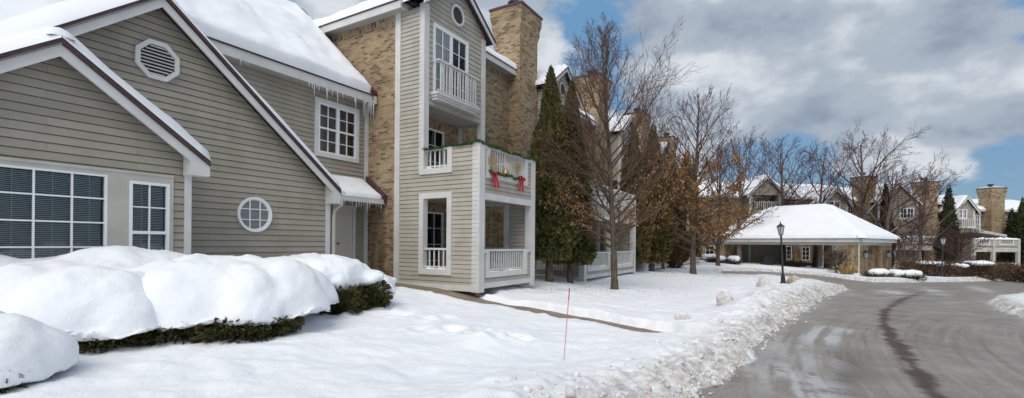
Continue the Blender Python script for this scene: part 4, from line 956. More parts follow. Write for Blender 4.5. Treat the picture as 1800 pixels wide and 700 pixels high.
def balconies(T, gz, pxs, b, ytop, ypan, ybeam, ylow, ylow2, seed):
    F_ = Fr(Fw.p(0, b, 0), camdir(*WD)); A = [wa(p, b) for p in pxs]; pm = sum(pxs)/len(pxs); z = lambda y: wz(pm, y, b)
    m = MB(); F_.box(m, A[0], A[-1], -b, -.1, z(ybeam)+.05, z(ypan)+.02); m.build('floor_deck', M['soffit'], T)
    for i, a in enumerate(A): beam(T, F_, a-.13, a+.13, -.22, .05, gz, z(ytop)+.1, 'post', 'trim_warm')
    for x in (A[0], A[-1]):
        m = MB(); F_.box(m, x-.05, x+.05, -b, -.25, z(ybeam), z(ytop)); m.build('side_panel', M['siding'], T)
    for a0, a1 in zip(A, A[1:]):
        a0 += .15; a1 -= .15; w_ = a1-a0
        m = MB(); F_.box(m, a0, a1, -.1, 0, z(ybeam)-.0, z(ypan)+.12); m.build('beam', M['trim_warm'], T)
        h = (a0+w_*.22, a1-w_*.22, z(ypan)+.45, z(ytop)); m = MB(); lap_wall(m, F_, rect(a0, a1, z(ypan)+.22, z(ytop)), [h], .2, .02)
        m.build('siding_panel', M['siding_pale'], T); m = MB(); frame_trim(m, F_, h, .10, .0, False); m.build('opening_frame', M['trim'], T)
        railing(T, F_, h[0], h[1], h[2], h[3], -.05, .22, snow=False, t=.06)
        railing(T, F_, a0, a1, z(ylow2), z(ylow), -.05, .22, snow=False, t=.06)
        s = MB(); snow_bead(s, F_.p(a0-.2, -.05, z(ytop)), F_.p(a1+.2, -.05, z(ytop)), .14, .16, seed+a0, 14); s.build('rail_snow', M['snow_roof'], T, True)
        m = MB(); F_.box(m, a0, a1, -b+.02, -b+.06, z(ylow2), z(ybeam)-.1); m.build('shade_panel', M['dark'], T)  # near-black sheet stands in for the shade inside the lower balcony
T1, g1 = far_block('far apartment block behind the entrance canopy with a gabled top floor loggia', 1150, 1440, 347, 322,
   gables=[(1316, 1374, 1343, 309, 338, (1323, 1367, 343, 372), {'open': 1})], wins=[(1384, 1400, 350, 366), (1375, 1392, 433, 456), (1352, 1368, 440, 462), (1245, 1262, 350, 372), (1275, 1290, 350, 372), (1410, 1424, 434, 458), (1240, 1256, 432, 456)], seed=21)
T2_, g2 = far_block('far apartment block right of the canopy peak with a small sided gable', 1440, 1541, 353, 327,
   gables=[(1446, 1489, 1466, 331, 353, (1456, 1476, 353, 374), {})], wins=[(1490, 1500, 356, 376), (1452, 1472, 433, 462)], chims=[(1498, 1541, 311)], seed=22)
T3_, g3 = far_block('far apartment block with one wide gable and a capped round stack on its chimney', 1541, 1655, 357, 333,
   gables=[(1542, 1613, 1573, 321, 352, (1582, 1606, 366, 384), {})], wins=[(1588, 1600, 385, 400)], chims=[(1608, 1650, 320)], seed=23)
balconies(T3_, g3, [1572, 1617, 1663], 3.4, 418, 434, 440, 458, 470, 3)
T4_, g4 = far_block('right end far apartment block with a french balcony and the last tall chimney', 1655, 1772, 370, 345,
   gables=[(1679, 1713, 1694, 345, 366, (1685, 1699, 368, 384), {'rail': (1683, 1710, 385, 399)})], wins=[(1714, 1731, 378, 403, 'curtain')], chims=[(1727, 1768, 331)], seed=24)
balconies(T4_, g4, [1713, 1747, 1791], 4.2, 421, 437, 443, 462, 473, 5)
far_block('farthest building, only a strip of snowy roof beyond the last brick chimney', 1772, 1900, 372, 354, seed=25)
F_ = Fr(Fw.p(0, 3.0, 0), camdir(*WD)); m = MB(); q0, q1 = wa(1700, 3), wa(1748, 3); F_.slab(m, [(q0, wz(1700, 404, 3)), (q1, wz(1748, 413, 3)), (q1, wz(1748, 417, 3)), (q0, wz(1700, 409, 3))], -2, 1.2); m.build('porch_roof', M['trim_warm'], T4_)
# ================================================================ ENTRANCE CANOPY
cx0, cy0 = 27.4, 38.0; co = cw(cx0, cy0); LF, LS = 12.2, 8.0
Ff = Fr((co.x, co.y, 0), camdir(.6, -.8)); Ff.o = Ff.o - Ff.x*LF          # front: a 0..LF left to right
Fs_ = Fr((co.x, co.y, 0), camdir(.8, .6))                                 # right side: a 0..LS
can = thing('entrance_canopy', cw(cx0, cy0, -.8), 'wide entrance canopy with a hipped snowy roof on brick pillars over the drive', 'canopy')
ez, et, rz_, gzc = 1.72, 2.25, 5.25, -1.2
OV = .45; P = lambda a, d, z: Ff.p(a, -d, z)                               # d = depth behind the front face
e = [P(-OV, -OV, et), P(LF+OV, -OV, et), P(LF+OV, LS+OV, et), P(-OV, LS+OV, et)]; r1, r2 = P(LF/2-2.5, LS/2, rz_), P(LF/2+2.5, LS/2, rz_)
m = MB(); m.quad(e[0], e[1], r2, r1); m.quad(e[1], e[2], r2); m.quad(e[2], e[3], r1, r2); m.quad(e[3], e[0], r1); m.build('roof', M['shingle'], can)
s = MB()
for q in ((e[0], e[1], r2, r1), (e[1], e[2], r2+Vector((0, 0, .001)), r2), (e[3], e[0], r1, r1+Vector((0, 0, .001)))): snow_slab(s, q[0], q[1], q[2], q[3], .20, 3, .10, .25, .1, .12)
for (p, q) in ((e[1], r2), (e[2], r2), (e[0], r1), (e[3], r1), (r1, r2)): snow_bead(s, p+Vector((0, 0, .0)), q+Vector((0, 0, .0)), .34, .20, 2, 40, .15)
s.build('roof_snow', M['snow_roof'], can, True)
for F, L_ in ((Ff, LF), (Fs_, LS)): beam(can, F, -.3, L_+.3, .2, .3, ez+.22, et, 'fascia'); beam(can, F, 0.01, L_-.01, -.25, .03, ez-.02, ez+.24, 'beam', 'trim_warm')
m = MB(); m.quad(P(-.3, -.3, ez+.24), P(LF+.3, -.3, ez+.24), P(LF+.3, LS+.3, ez+.24), P(-.3, LS+.3, ez+.24)); m.build('ceiling', M['soffit'], can)
def pillar(a0, a1, d0, d1): m = MB(); Ff.box(m, a0, a1, -d1, -d0, gzc, ez-.02); return m.build('brick_pillar', M['brick'], can)
pillar(LF-1.0, LF, 0, 2.1); pillar(LF-1.0, LF, 5.3, LS); pillar(0, 1.0, 0, 1.5); pillar(0, 1, LS-1.5, LS); pillar(LF-5.2, LF-4.7, LS-.6, LS)
m = MB(); m.tube([Ff.p(LF+.06, .12, et-.2), Ff.p(LF+.05, .1, gzc)], .06, 6); m.build('downspout', M['trim_warm'], can)
def lantern(F, a, b, z, label):
    T = thing('wall_lantern', F.p(a, b, z), label, 'wall lamp', 'black lanterns on the canopy pillars'); m = MB(); c = F.p(a, b+.22, z)
    m.lathe(c, [(.06, -.32), (.12, -.28), (.02, -.26)], 6); m.lathe(c, [(.20, .12), (.16, .22), (.05, .32), (.02, .42)], 6)
    for k in range(6): t_ = k*math.pi/3; m.tube([c+Vector((.11*math.cos(t_), .11*math.sin(t_), -.28)), c+Vector((.17*math.cos(t_), .17*math.sin(t_), .12))], .014, 4)
    m.tube([c+Vector((0, 0, .25)), F.p(a, b, z+.3)], .025, 5); m.build('frame', M['iron'], T); m = MB(); m.lathe(c, [(.09, -.26), (.15, .11)], 6); m.build('glass_body', mat('lantern_glass', (.35, .36, .36), .2), T)
lantern(Fs_, .9, 0, .95, 'black wall lantern on the near right pillar of the canopy'); lantern(Fs_, 6.4, 0, .95, 'black wall lantern on the rear right pillar of the canopy')
# white railing, bin and kerb by the entrance
X, Y = on_ground(1348, 470); Y = 45; r = ray(1348, 470)[0]; T = thing('litter_bin', cw(r*Y, Y, float(base_z(r*Y, Y))), 'black square litter bin under the canopy beside the entrance', 'bin')
Fl = Fr(T.location, camdir(1, 0)); m = MB(); Fl.box(m, -.42, .42, -.35, .35, 0, .78); m.build('body', M['iron'], T); m = MB(); Fl.slab(m, [(-.46, .78), (.46, .78), (.34, .95), (-.34, .95)], -.38, .38); m.build('lid', M['iron'], T)
K = np.array([(ray(p, 475)[0]*y, y) for p, y in ((1300, 47), (1340, 45.5), (1380, 45.5), (1412, 47.5))]); kerb = MB()
for (x0, y0), (x1, y1) in zip(K, K[1:]):
    p0, p1 = cw(x0, y0), cw(x1, y1); z0 = float(base_z(x0, y0))+.0; L_ = (p1-p0).length; F = Fr((p0.x, p0.y, z0), ((p1-p0).x, (p1-p0).y)); F.box(kerb, -.02, L_, -.2, .2, -.2, .2)
tag(kerb.build('kerb', M['yellow'], None), 'yellow painted kerb at the entrance under the canopy', 'kerb')
# ================================================================ STREET LAMPS
def street_lamp(px, py, ytop, label, lean, dz=.12):
    X, Y = on_ground(px, py, dz); z = float(base_z(X, Y))+dz-.15; H = (py-ytop)/FPX*Y+.15; o = cw(X, Y, z)
    T = thing('street_lamp', o, label, 'street lamp'); ax = (Vector((0, 0, 1))+Vector((CR.x, CR.y, 0))*-lean).normalized(); pt = lambda h: o+ax*h
    def lathe(m, prof, n=10): m.tube([pt(h) for r, h in prof], [r for r, h in prof], n)
    m = MB(); lathe(m, [(.16, 0), (.17, .1), (.12, .2), (.10, .45), (.075, .6)]); m.build('base', M['iron'], T)
    m = MB(); lathe(m, [(.055, .6), (.045, H-.75), (.07, H-.73), (.05, H-.68), (.03, H-.62)]); m.build('post', M['iron'], T)
    m = MB(); lathe(m, [(.10, H-.63), (.12, H-.60), (.02, H-.6)], 6); lathe(m, [(.22, H-.18), (.21, H-.15), (.10, H-.05), (.05, H-.03), (.02, H+.06), (.03, H+.08), (.005, H+.12)], 6)
    for k in range(6):
        t_ = k*math.pi/3; d = Vector((math.cos(t_), math.sin(t_), 0)); m.tube([pt(H-.62)+d*.10, pt(H-.18)+d*.19], .012, 4)
    ln = m.build('lantern', M['iron'], T); m = MB(); lathe(m, [(.085, H-.60), (.175, H-.19)], 6); m.build('glass_body', mat('lamp_glass', (.42, .45, .46), .15, .5), ln); return T
street_lamp(1377, 497, 393, 'black street lamp with glass lantern standing behind the snow bank, before the canopy', .055)
street_lamp(1655, 489, 416, 'more distant black street lamp among the brown bushes across the road', -.03)
# snow stake
X, Y = on_ground(991, 629, .12); z = ground_top(X, Y); o = cw(X, Y, z-.03); T = thing('snow_stake', o, 'thin orange marker stake with a red tip stuck in the front lawn snow', 'snow stake')
H = (629-503)/FPX*Y; top = o+Vector((CR.x, CR.y, 0))*(9/FPX*Y)+Vector((0, 0, H+.03)); m = MB(); m.tube([o, o+(top-o)*.85], .0045, 6); m.build('rod', M['orange'], T); m = MB(); m.tube([o+(top-o)*.84, top], .0075, 6); m.build('reflector', M['red'], T)
# ================================================================ VEGETATION
def rotd(d, ang, az_):
    a = d.cross(Vector((0, 0, 1)) if abs(d.z) < .95 else Vector((1, 0, 0))).normalized(); b = d.cross(a).normalized()
    return (d*math.cos(ang)+(a*math.cos(az_)+b*math.sin(az_))*math.sin(ang)).normalized()
def bare_tree(name, base, H, label, seed, trunk_r=.12, clear=.2, spread=.32, upward=.5, n1=26, n2=8, n3=6, n4=0, mt='bark', tw='twig', rmin=.004, leaves=0, leaf_z=(0, .6), lean=(0, 0), group=None, top_shape=1.0, leafsize=.05, a1=(.95, .45), multi=1, leaf_mat='brownleaf'):
    q = random.Random(seed); T = thing(name, base, label, 'tree', group); mt_, tm, segs = MB(), MB(), []
    tips = []
    def grow(p, d, ln, r, lvl, tgt):
        n = [9, 7, 5, 4, 3][min(lvl, 4)]; pts = [p.copy()]; rad = [r]; dd_ = d.copy(); st = ln/n
        for i in range(n):
            j = [.02, .055, .075, .10, .14][min(lvl, 4)]
            dd_ = (dd_+Vector((q.gauss(0, j), q.gauss(0, j), q.gauss(0, j)+(upward*.10 if lvl else .03)))).normalized(); p = p+dd_*st; pts.append(p.copy()); rad.append(max(r*(1-(i+1)/n*.86), rmin))
        (mt_ if lvl == 0 or r > trunk_r*.28 else tm).tube(pts, rad, [9, 5, 4, 3, 3][min(lvl, 4)], cap=False)
        return pts, rad
    def at(pts, rad, t_):
        f = t_*(len(pts)-1); i = min(int(f), len(pts)-2); k = f-i; return pts[i].lerp(pts[i+1], k), rad[i]*(1-k)+rad[i+1]*k, (pts[i+1]-pts[i]).normalized()
    B = Vector(base)
    for s_ in range(multi):
        d0 = Vector((lean[0]+(q.gauss(0, .22) if multi > 1 else 0), lean[1]+(q.gauss(0, .22) if multi > 1 else 0), 1)).normalized()
        tp, tr = grow(B-Vector((0, 0, .15)), d0, H*(.94 if multi == 1 else q.uniform(.8, .95)), trunk_r*(1 if multi == 1 else .6), 0, None)
        if multi == 1: 
            mt_.tube([B-Vector((0, 0, .2)), B+Vector((0, 0, .08)), B+Vector((0, 0, .35))], [trunk_r*1.45, trunk_r*1.18, trunk_r*1.0], 9, False)
        for i in range(n1):
            t_ = clear+(1-clear)*((i+.5*q.random())/n1)**1.15; p, r, d = at(tp, tr, min(t_, .98)); h = (t_-clear)/(1-clear)
            env = ((1-h)**.62*(.62+.75*min(1, h*2.6)*(1-.35*h)))*top_shape+.03; ln = H*spread*env*q.uniform(.8, 1.2)*1.35
            ang = a1[0]*(1-h)+a1[1]*h; az_ = i*2.4+q.gauss(0, .3); p1, r1_ = grow(p, rotd(d, ang, az_), ln, max(r*.50, rmin*1.6), 1, None)
            m2 = max(2, int(n2*(.4+.6*ln/(H*spread*1.3))))
            for j in range(m2):
                t2 = .18+.8*(j+q.random()*.6)/m2; p2, r2_, d2 = at(p1, r1_, min(t2, .97)); l2 = ln*(.50-.28*t2)*q.uniform(.7, 1.25)
                p3, r3_ = grow(p2, rotd(d2, q.uniform(.45, .8), q.uniform(0, 6.28)), l2, max(r2_*.6, rmin*1.2), 2, None)
                for k in range(n3):
                    t3 = .15+.8*(k+q.random())/n3; p4, r4, d4 = at(p3, r3_, min(t3, .97)); l3 = l2*.5*q.uniform(.6, 1.2); p5, r5 = grow(p4, rotd(d4, q.uniform(.4, .8), q.uniform(0, 6.28)), l3, max(r4*.6, rmin), 3, None)
                    tips.append(p5)
                    for l in range(n4): p6, r6, d6 = at(p5, r5, q.uniform(.2, .9)); p7, _ = grow(p6, rotd(d6, q.uniform(.4, .9), q.uniform(0, 6.28)), l3*.5, rmin, 4, None)
    mt_.build('trunk', M[mt], T, True); tm.build('crown', M[tw], T)
    if leaves:
        lm = MB(); zs0, zs1 = B.z+H*leaf_z[0], B.z+H*leaf_z[1]; cand = [t_ for t_ in tips if zs0 < t_[-1].z < zs1] or tips; c_ = 0
        clus = [noise.noise(Vector(t_[-1])*.45+Vector((seed, 0, 0))) for t_ in cand]
        while c_ < leaves:
            ii = q.randrange(len(cand))
            if clus[ii] < q.uniform(-.35, .25): 
                if q.random() < .85: continue
            t_ = cand[ii]; p = t_[q.randrange(len(t_))]+Vector((q.gauss(0, .05), q.gauss(0, .05), q.gauss(0, .05))); d = Vector((q.gauss(0, .5), q.gauss(0, .5), -1)).normalized(); s_ = d.cross(Vector((q.gauss(0, 1), q.gauss(0, 1), 0))).normalized(); l = leafsize*q.uniform(.7, 1.6)
            lm.quad(p, p+d*l*.5+s_*l*.38, p+d*l, p+d*l*.5-s_*l*.38); c_ += 1
        lm.build('dry_leaves', M[leaf_mat], T)
    return T
def gpos(px, py, dz=.12): X, Y = on_ground(px, py, dz); return cw(X, Y, ground_top(X, Y) if Y < 60 else float(base_z(X, Y)))
def dpos(px, Y, dz=0): r = ray(px, 440)[0]; return cw(r*Y, Y, float(base_z(r*Y, Y))+dz)
def evergreen(base, H, R, label, seed, mt='arbor', n=9000, brown=0, group='narrow evergreens along the buildings', trunk=True, clear=.06, size=1.0):
    q = random.Random(seed); T = thing('evergreen_tree', base, label, 'evergreen tree', group); B = Vector(base); m = MB()
    m.tube([B-Vector((0, 0, .2)), B+Vector((0, 0, H*.5)), B+Vector((0, 0, H*.93))], [R*.10+.03, R*.06+.02, .01], 7, False); m.build('trunk', M['bark'], T, True)
    prof = lambda h: (1-h)**.72*(.55+.45*min(1, h*3.2))
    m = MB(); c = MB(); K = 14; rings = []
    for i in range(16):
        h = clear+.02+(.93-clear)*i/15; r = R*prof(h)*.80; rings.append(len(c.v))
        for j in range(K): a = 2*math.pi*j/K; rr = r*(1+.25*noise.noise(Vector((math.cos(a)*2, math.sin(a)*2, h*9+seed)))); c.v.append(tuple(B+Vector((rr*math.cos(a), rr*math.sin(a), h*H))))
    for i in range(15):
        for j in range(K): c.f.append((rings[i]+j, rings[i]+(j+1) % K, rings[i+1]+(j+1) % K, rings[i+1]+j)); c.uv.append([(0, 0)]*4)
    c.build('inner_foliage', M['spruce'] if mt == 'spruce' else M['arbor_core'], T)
    for k in range(n):
        h = clear+(1-clear)*(1-(1-q.random())**.6); a = q.uniform(0, 2*math.pi); nn = noise.noise(Vector((math.cos(a)*1.6, math.sin(a)*1.6, h*H*.9+seed)))+.5*noise.noise(Vector((math.cos(a)*4, math.sin(a)*4, h*H*2.2+seed)))
        r = R*prof(min(h, .995))*(1+.42*nn)*q.uniform(.76, 1.04); p = B+Vector((r*math.cos(a), r*math.sin(a), h*H)); o = Vector((math.cos(a), math.sin(a), 0))
        d = (o*q.uniform(.2, 1.0)+Vector((q.gauss(0, .3), q.gauss(0, .3), q.uniform(.1, 1.1)))).normalized(); l = q.uniform(.10, .24)*size*(.6+.5*(1-h)); s_ = d.cross(Vector((q.gauss(0, 1), q.gauss(0, 1), q.gauss(0, 1)))).normalized()*l*.22
        m.quad(p-d*l*.4, p+s_, p+d*l*.6, p-s_)
    m.build('foliage', M[mt], T); return T
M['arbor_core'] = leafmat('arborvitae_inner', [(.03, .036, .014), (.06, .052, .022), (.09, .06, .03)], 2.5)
# main bare tree on the lawn
G1 = gpos(1080, 510)
bare_tree('bare_tree', G1, 10.0, 'tall bare tree with an egg shaped crown standing alone on the snowy lawn', 12, .125, .17, .26, .8, 54, 12, 6, 1, 'bark', 'twig', .0042, leaves=2600, leaf_z=(.08, .42), leafsize=.06, a1=(1.2, .40), lean=(-.0, .0))
# evergreen pair beside the near tower
def dp2(px, Y): return dpos(px, Y, .15)
evergreen(dp2(966, 17.6), 7.9, 1.2, 'tallest evergreen, just right of the nearest brick chimney', 1, n=21000, clear=.10)
evergreen(dp2(1003, 18.3), 7.7, 1.0, 'evergreen with a brownish lower side standing directly left of the bare lawn tree', 2, n=19000, clear=.09)
evergreen(dp2(1112, 26.5), 8.0, 1.3, 'left one of two pointed evergreens seen through the branches right of the bare lawn tree', 3, 'arbor_brown', n=9000, size=1.3)
evergreen(dp2(1146, 27.5), 8.5, 1.35, 'taller pointed evergreen seen between the bare lawn tree and the brown leaved tree', 4, 'arbor_brown', n=10000, size=1.3)
evergreen(dp2(1183, 33), 7.2, 1.3, 'shorter evergreen behind dry brown leaves, left of the brown tree trunk', 5, 'arbor_brown', n=7000, size=1.4)
evergreen(dp2(1205, 38), 9.0, 1.5, 'evergreen rising behind the trunk of the brown leaved tree', 6, 'arbor_brown', n=6000, size=1.5)
# multi stem tree with dry leaves leaning over the lower evergreens
# brown leaved trees
bare_tree('brown_leaved_tree', gpos(1218, 483), 10.8, 'tree holding its dry brown leaves, trunk on the lawn left of the canopy', 41, .17, .14, .30, .7, 42, 10, 6, 0, 'bark', 'twig_red', .007, leaves=8000, leaf_z=(.05, .62), leafsize=.085, a1=(1.3, .38))
bare_tree('brown_leaved_tree', dpos(1165, 30, .1), 8.4, 'slender tree with dry brown leaves between the bare lawn tree and the brown tree trunk', 42, .12, .2, .28, .7, 26, 7, 5, 0, 'bark', 'twig', .008, leaves=5000, leaf_z=(.05, .65), leafsize=.08, a1=(1.0, .4))
bare_tree('brown_leaved_tree', dpos(1262, 38, .1), 9.8, 'brown leaved tree with upright reddish twigs left of the canopy roof', 43, .16, .14, .33, .8, 30, 8, 5, 0, 'bark', 'twig_red', .011, leaves=3200, leaf_z=(.03, .5), leafsize=.10, a1=(1.3, .3))
# bare trees behind the canopy
BK = [(1300, 46, 12.0, .25, 'pale bare tree directly above the left end of the canopy roof', 51, (.03, 0), 'bark_grey'),
      (1376, 49.5, 12.6, .30, 'frosted bare tree with a forked trunk above the middle of the canopy roof', 52, (0, 0), 'bark_grey'),
      (1432, 48.5, 12.0, .26, 'spreading bare tree above the right end of the canopy ridge', 53, (.05, -.05), 'bark_grey'),
      (1521, 49, 14.0, .36, 'largest bare tree with a thick trunk in front of the first far chimney', 54, (0, 0), 'bark_grey'),
      (1545, 45, 11.0, .34, 'bare tree leaning right with long frosted limbs across the far chimneys', 55, (.42, -.25), 'bark_grey'),
      (1612, 47.5, 10.0, .2, 'bare tree between the two far chimneys', 56, (.12, -.1), 'bark_grey')]
for (px, Y, H, tr, lb, sd_, ln, mt) in BK:
    bare_tree('bare_tree', dpos(px, Y), H, lb, sd_, tr, .26, .40, .45, 15, 9, 6, 1, mt, 'twig_red', .011, lean=ln, a1=(.95, .5), group='bare trees around the far wing')
bare_tree('ornamental_tree', dpos(1683, 43, .1), 4.6, 'small reddish tree with snow on its crooked stems beside the distant lamp', 61, .14, .25, .45, .4, 12, 6, 5, 1, 'bark_grey', 'twig_red', .009, multi=3, a1=(1.1, .7))
bare_tree('ornamental_tree', dpos(1588, 44, .1), 4.9, 'small reddish tree to the right of the canopy pillars', 62, .12, .2, .45, .4, 12, 6, 5, 1, 'bark_grey', 'twig_red', .009, multi=3, a1=(1.1, .7))
for px, Y, H, R, lb, s_ in [(1556, 49, 9.2, .9, 'narrow dark evergreen in front of the wide far gable', 11), (1667, 49, 9.3, 1.2, 'dark evergreen between the last two far chimneys', 12), (1778, 52, 7.6, 1.2, 'left evergreen of the group at the right edge', 13), (1797, 51, 8.6, 1.3, 'tallest evergreen of the group at the right edge', 14), (1822, 50, 9.5, 1.6, 'evergreen cut by the right edge of the picture', 15)]:
    evergreen(dpos(px, Y), H, R, lb, s_, 'spruce', 3500, group='dark evergreens by the far wing', size=2.0)
# ---------------------------------------------------------------- shrubs
def leafy_blob(m, c, rad, n, q, size=.07, outer=.75, zmin=-1e9, up=.3):
    for k in range(n):
        d = Vector((q.gauss(0, 1), q.gauss(0, 1), q.gauss(0, 1))).normalized(); r = q.uniform(outer, 1.04); nn = 1+.25*noise.noise(d*2.2+Vector(c)); p = Vector((c[0]+d.x*rad[0]*r*nn, c[1]+d.y*rad[1]*r*nn, c[2]+d.z*rad[2]*r*nn))
        if p.z < zmin: continue
        e = (d+Vector((q.gauss(0, .5), q.gauss(0, .5), q.gauss(up, .5)))).normalized(); l = size*q.uniform(.6, 1.5); s_ = e.cross(Vector((q.gauss(0, 1), q.gauss(0, 1), q.gauss(0, 1)))).normalized()*l*.2
        m.quad(p-e*l*.4, p+s_, p+e*l*.7, p-s_)
def ball(m, c, r, sub=3):
    import bmesh
    bm = bmesh.new(); bmesh.ops.create_icosphere(bm, subdivisions=sub, radius=1); base = len(m.v); C_ = Vector(c)
    m.v.extend([(C_.x+v.co.x*r[0], C_.y+v.co.y*r[1], C_.z+v.co.z*r[2]) for v in bm.verts])
    for f in bm.faces: m.f.append(tuple(base+v.index for v in f.verts)); m.uv.append([(0, 0)]*3)
    bm.free()
def melt(name, m, mt, par, voxel=.05, smooth_it=12, disp=((1.1, .12), (2.8, .07), (8, .018), (24, .005)), seed=0, cut=None):
    tmp = m.build('tmp_snow', mt, None); md = tmp.modifiers.new('r', 'REMESH'); md.mode = 'VOXEL'; md.voxel_size = voxel; sm = tmp.modifiers.new('s', 'SMOOTH'); sm.factor = .5; sm.iterations = smooth_it
    dg = bpy.context.evaluated_depsgraph_get(); me = bpy.data.meshes.new_from_object(tmp.evaluated_get(dg)); old = tmp.data; bpy.data.objects.remove(tmp); bpy.data.meshes.remove(old); me.name = name
    for v in me.vertices:
        p = v.co; d = sum(a*noise.noise(p*s_+Vector((seed, s_, 0))) for s_, a in disp); up = .45+.55*max(0, v.normal.z); v.co = p+v.normal*d*up
        if cut is not None:
            zc_ = cut+.10*noise.noise(p*1.7+Vector((seed, 0, 9)))+.05*noise.noise(p*6+Vector((seed, 0, 9)))+.02*noise.noise(p*19)
            if v.co.z < zc_: v.co.z = zc_+.04*(v.co.z-zc_)
    me.materials.clear(); me.materials.append(mt); me.polygons.foreach_set('use_smooth', [True]*len(me.polygons)); me.update(); o = bpy.data.objects.new(name, me); COL.objects.link(o)
    if par is not None: o.parent = par; o.matrix_parent_inverse = PINV[par.name]
    return o
def cam_to_w(c): p = cw(c[0], c[1]); return (p.x, p.y, c[2])
def sprigs(m, p, d, q, n=14, L_=.11):
    """one yew shoot: a stem with two rows of needles"""
    p = Vector(p); d = Vector(d).normalized(); s_ = d.cross(Vector((q.gauss(0, 1), q.gauss(0, 1), q.gauss(0, .3)))).normalized()
    for i in range(n):
        t_ = i/n; b = p+d*L_*t_+Vector((0, 0, -.03*t_*t_))
        for sg in (-1, 1):
            e = (d*.6+s_*sg).normalized(); l = .028*(1-.55*t_)+.008; w_ = d*.0045; m.quad(b-w_, b+w_, b+e*l+w_*.5, b+e*l-w_*.5)
def nearer(c, k=.93): return (c[0]*k, c[1]*k, 1.6+(c[2]-1.6)*k-.03)+tuple(c[3:])
def shrub(label, caps, fol, seed, n, voxel=.05, nspr=260, disp=None, front=None):
    if seed < 4: zc0 = .40; caps = [(nearer(c)[:2]+(zc0,)+(c[3]*1.04, c[4]*1.04)+(nearer(c)[2]+c[5]*.93-zc0,)) for c in caps]; fol = [nearer(c)[:2]+(.42,)+(c[3]*.99, c[4]*.99, .2) for c in fol]
    c0 = cam_to_w(fol[0][:3]); T = thing('yew_shrub', (c0[0], c0[1], .3), label, 'shrub', 'snow covered yew shrubs below the clubhouse windows'); q = random.Random(seed); m = MB()
    for f in fol:
        c = cam_to_w(f[:3]); leafy_blob(m, c, f[3:6], n, q, .06, .55, zmin=.16)
        for k in range(nspr):
            d = Vector((q.gauss(0, 1), q.gauss(0, 1), q.gauss(.1, .6))).normalized(); p = Vector(c)+Vector((d.x*f[3], d.y*f[4], d.z*f[5]))*q.uniform(.82, .98)
            if p.z < .2: continue
            sprigs(m, p, d+Vector((0, 0, .25)), q)
    core = MB()
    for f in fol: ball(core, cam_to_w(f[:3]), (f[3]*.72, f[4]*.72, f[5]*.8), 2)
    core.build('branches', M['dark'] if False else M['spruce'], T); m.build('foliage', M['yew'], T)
    sn = MB()
    for c in caps: ball(sn, cam_to_w(c[:3]), c[3:6])
    melt('snow_cap', sn, M['snow'], T, voxel, cut={1: .40, 2: .55, 3: .56}.get(seed), disp=disp or ((1.1, .12), (2.8, .07), (8, .018), (24, .005)), seed=seed); return T
# caps: (cam X, cam Y, z, rx, ry, rz)
shrub('snow covered yew shrub in the bottom left corner of the picture', [(-5.25, 4.6, .52, .76, .75, .40), (-5.9, 4.7, .60, .9, .9, .45), (-4.95, 4.35, .40, .42, .42, .26)], [(-5.2, 4.55, .42, .66, .62, .38), (-4.85, 4.42, .4, .30, .3, .2)], 1, 2600)
shrub('widest yew shrub, buried under smooth rounded snow below the large window', [(-6.4, 6.7, .95, 1.35, 1.05, .42), (-5.6, 6.45, .90, .85, .75, .40), (-7.6, 6.9, 1.0, 1.4, 1.1, .42), (-5.05, 6.25, .68, .42, .40, .30), (-5.3, 7.2, .98, .7, .6, .36), (-6.1, 7.1, 1.0, 1.2, .8, .36), (-7.0, 8.2, 1.16, 2.0, .7, .34), (-6.2, 7.6, 1.12, 1.8, .8, .38), (-6.6, 6.0, .78, .8, .6, .38)], [(-6.2, 6.6, .55, 1.1, .85, .45), (-5.25, 6.3, .45, .62, .45, .30)], 2, 4200)
shrub('yew shrub with a smooth snow cushion and a dark green skirt below the round window', [(-4.75, 7.25, .88, .98, .72, .44), (-4.1, 7.35, .86, .62, .62, .42), (-4.9, 8.1, 1.08, 1.3, .75, .36), (-5.1, 7.0, .74, .55, .5, .36), (-3.85, 7.9, .98, .75, .7, .38), (-5.35, 6.85, .82, .5, .5, .34), (-4.45, 7.7, 1.0, 1.5, .7, .36), (-4.45, 7.3, .93, 1.0, .6, .38), (-4.0, 8.5, .98, .9, .6, .36)], [(-4.7, 7.15, .52, .98, .72, .34), (-3.95, 7.2, .45, .72, .50, .34), (-5.0, 6.95, .45, .6, .5, .28)], 3, 4200, nspr=420)
q = random.Random(77); caps = [(-4.3, 9.2, .95, 1.15, .7, .38), (-3.5, 9.3, .92, .95, .65, .40), (-4.2, 10.0, .98, 1.2, .8, .36)]
for k in range(44): t_ = q.random(); caps.append((-4.1+1.3*t_+q.gauss(0, .15), 8.5+1.3*t_+q.gauss(0, .22), .82+.22*q.random()-.15*abs(q.gauss(0, 1)), .16+.14*q.random(), .16+.14*q.random(), .10+.07*q.random()))
shrub('yew shrub with the most green branches showing through clumpy snow', caps, [(-3.95, 8.6, .52, .72, .5, .42), (-3.3, 9.0, .5, .6, .5, .38), (-4.3, 8.9, .5, .7, .7, .44), (-3.0, 9.6, .55, .55, .55, .38)], 4, 4200, .04, 560, ((1.4, .09), (4.5, .06), (12, .02), (26, .008)))
caps = [(-3.95, 11.0, .74, .85, .85, .38), (-3.6, 11.5, .60, .8, .75, .34), (-4.2, 10.9, .88, .9, .8, .36), (-3.5, 12.0, .48, .62, .6, .26), (-3.45, 10.6, .52, .6, .6, .28)]
for k in range(22): t_ = q.random(); caps.append((-3.9+.7*t_+q.gauss(0, .2), 10.2+1.7*t_+q.gauss(0, .25), .95-.42*t_+.1*q.random(), .15+.12*q.random(), .15+.12*q.random(), .09+.06*q.random()))
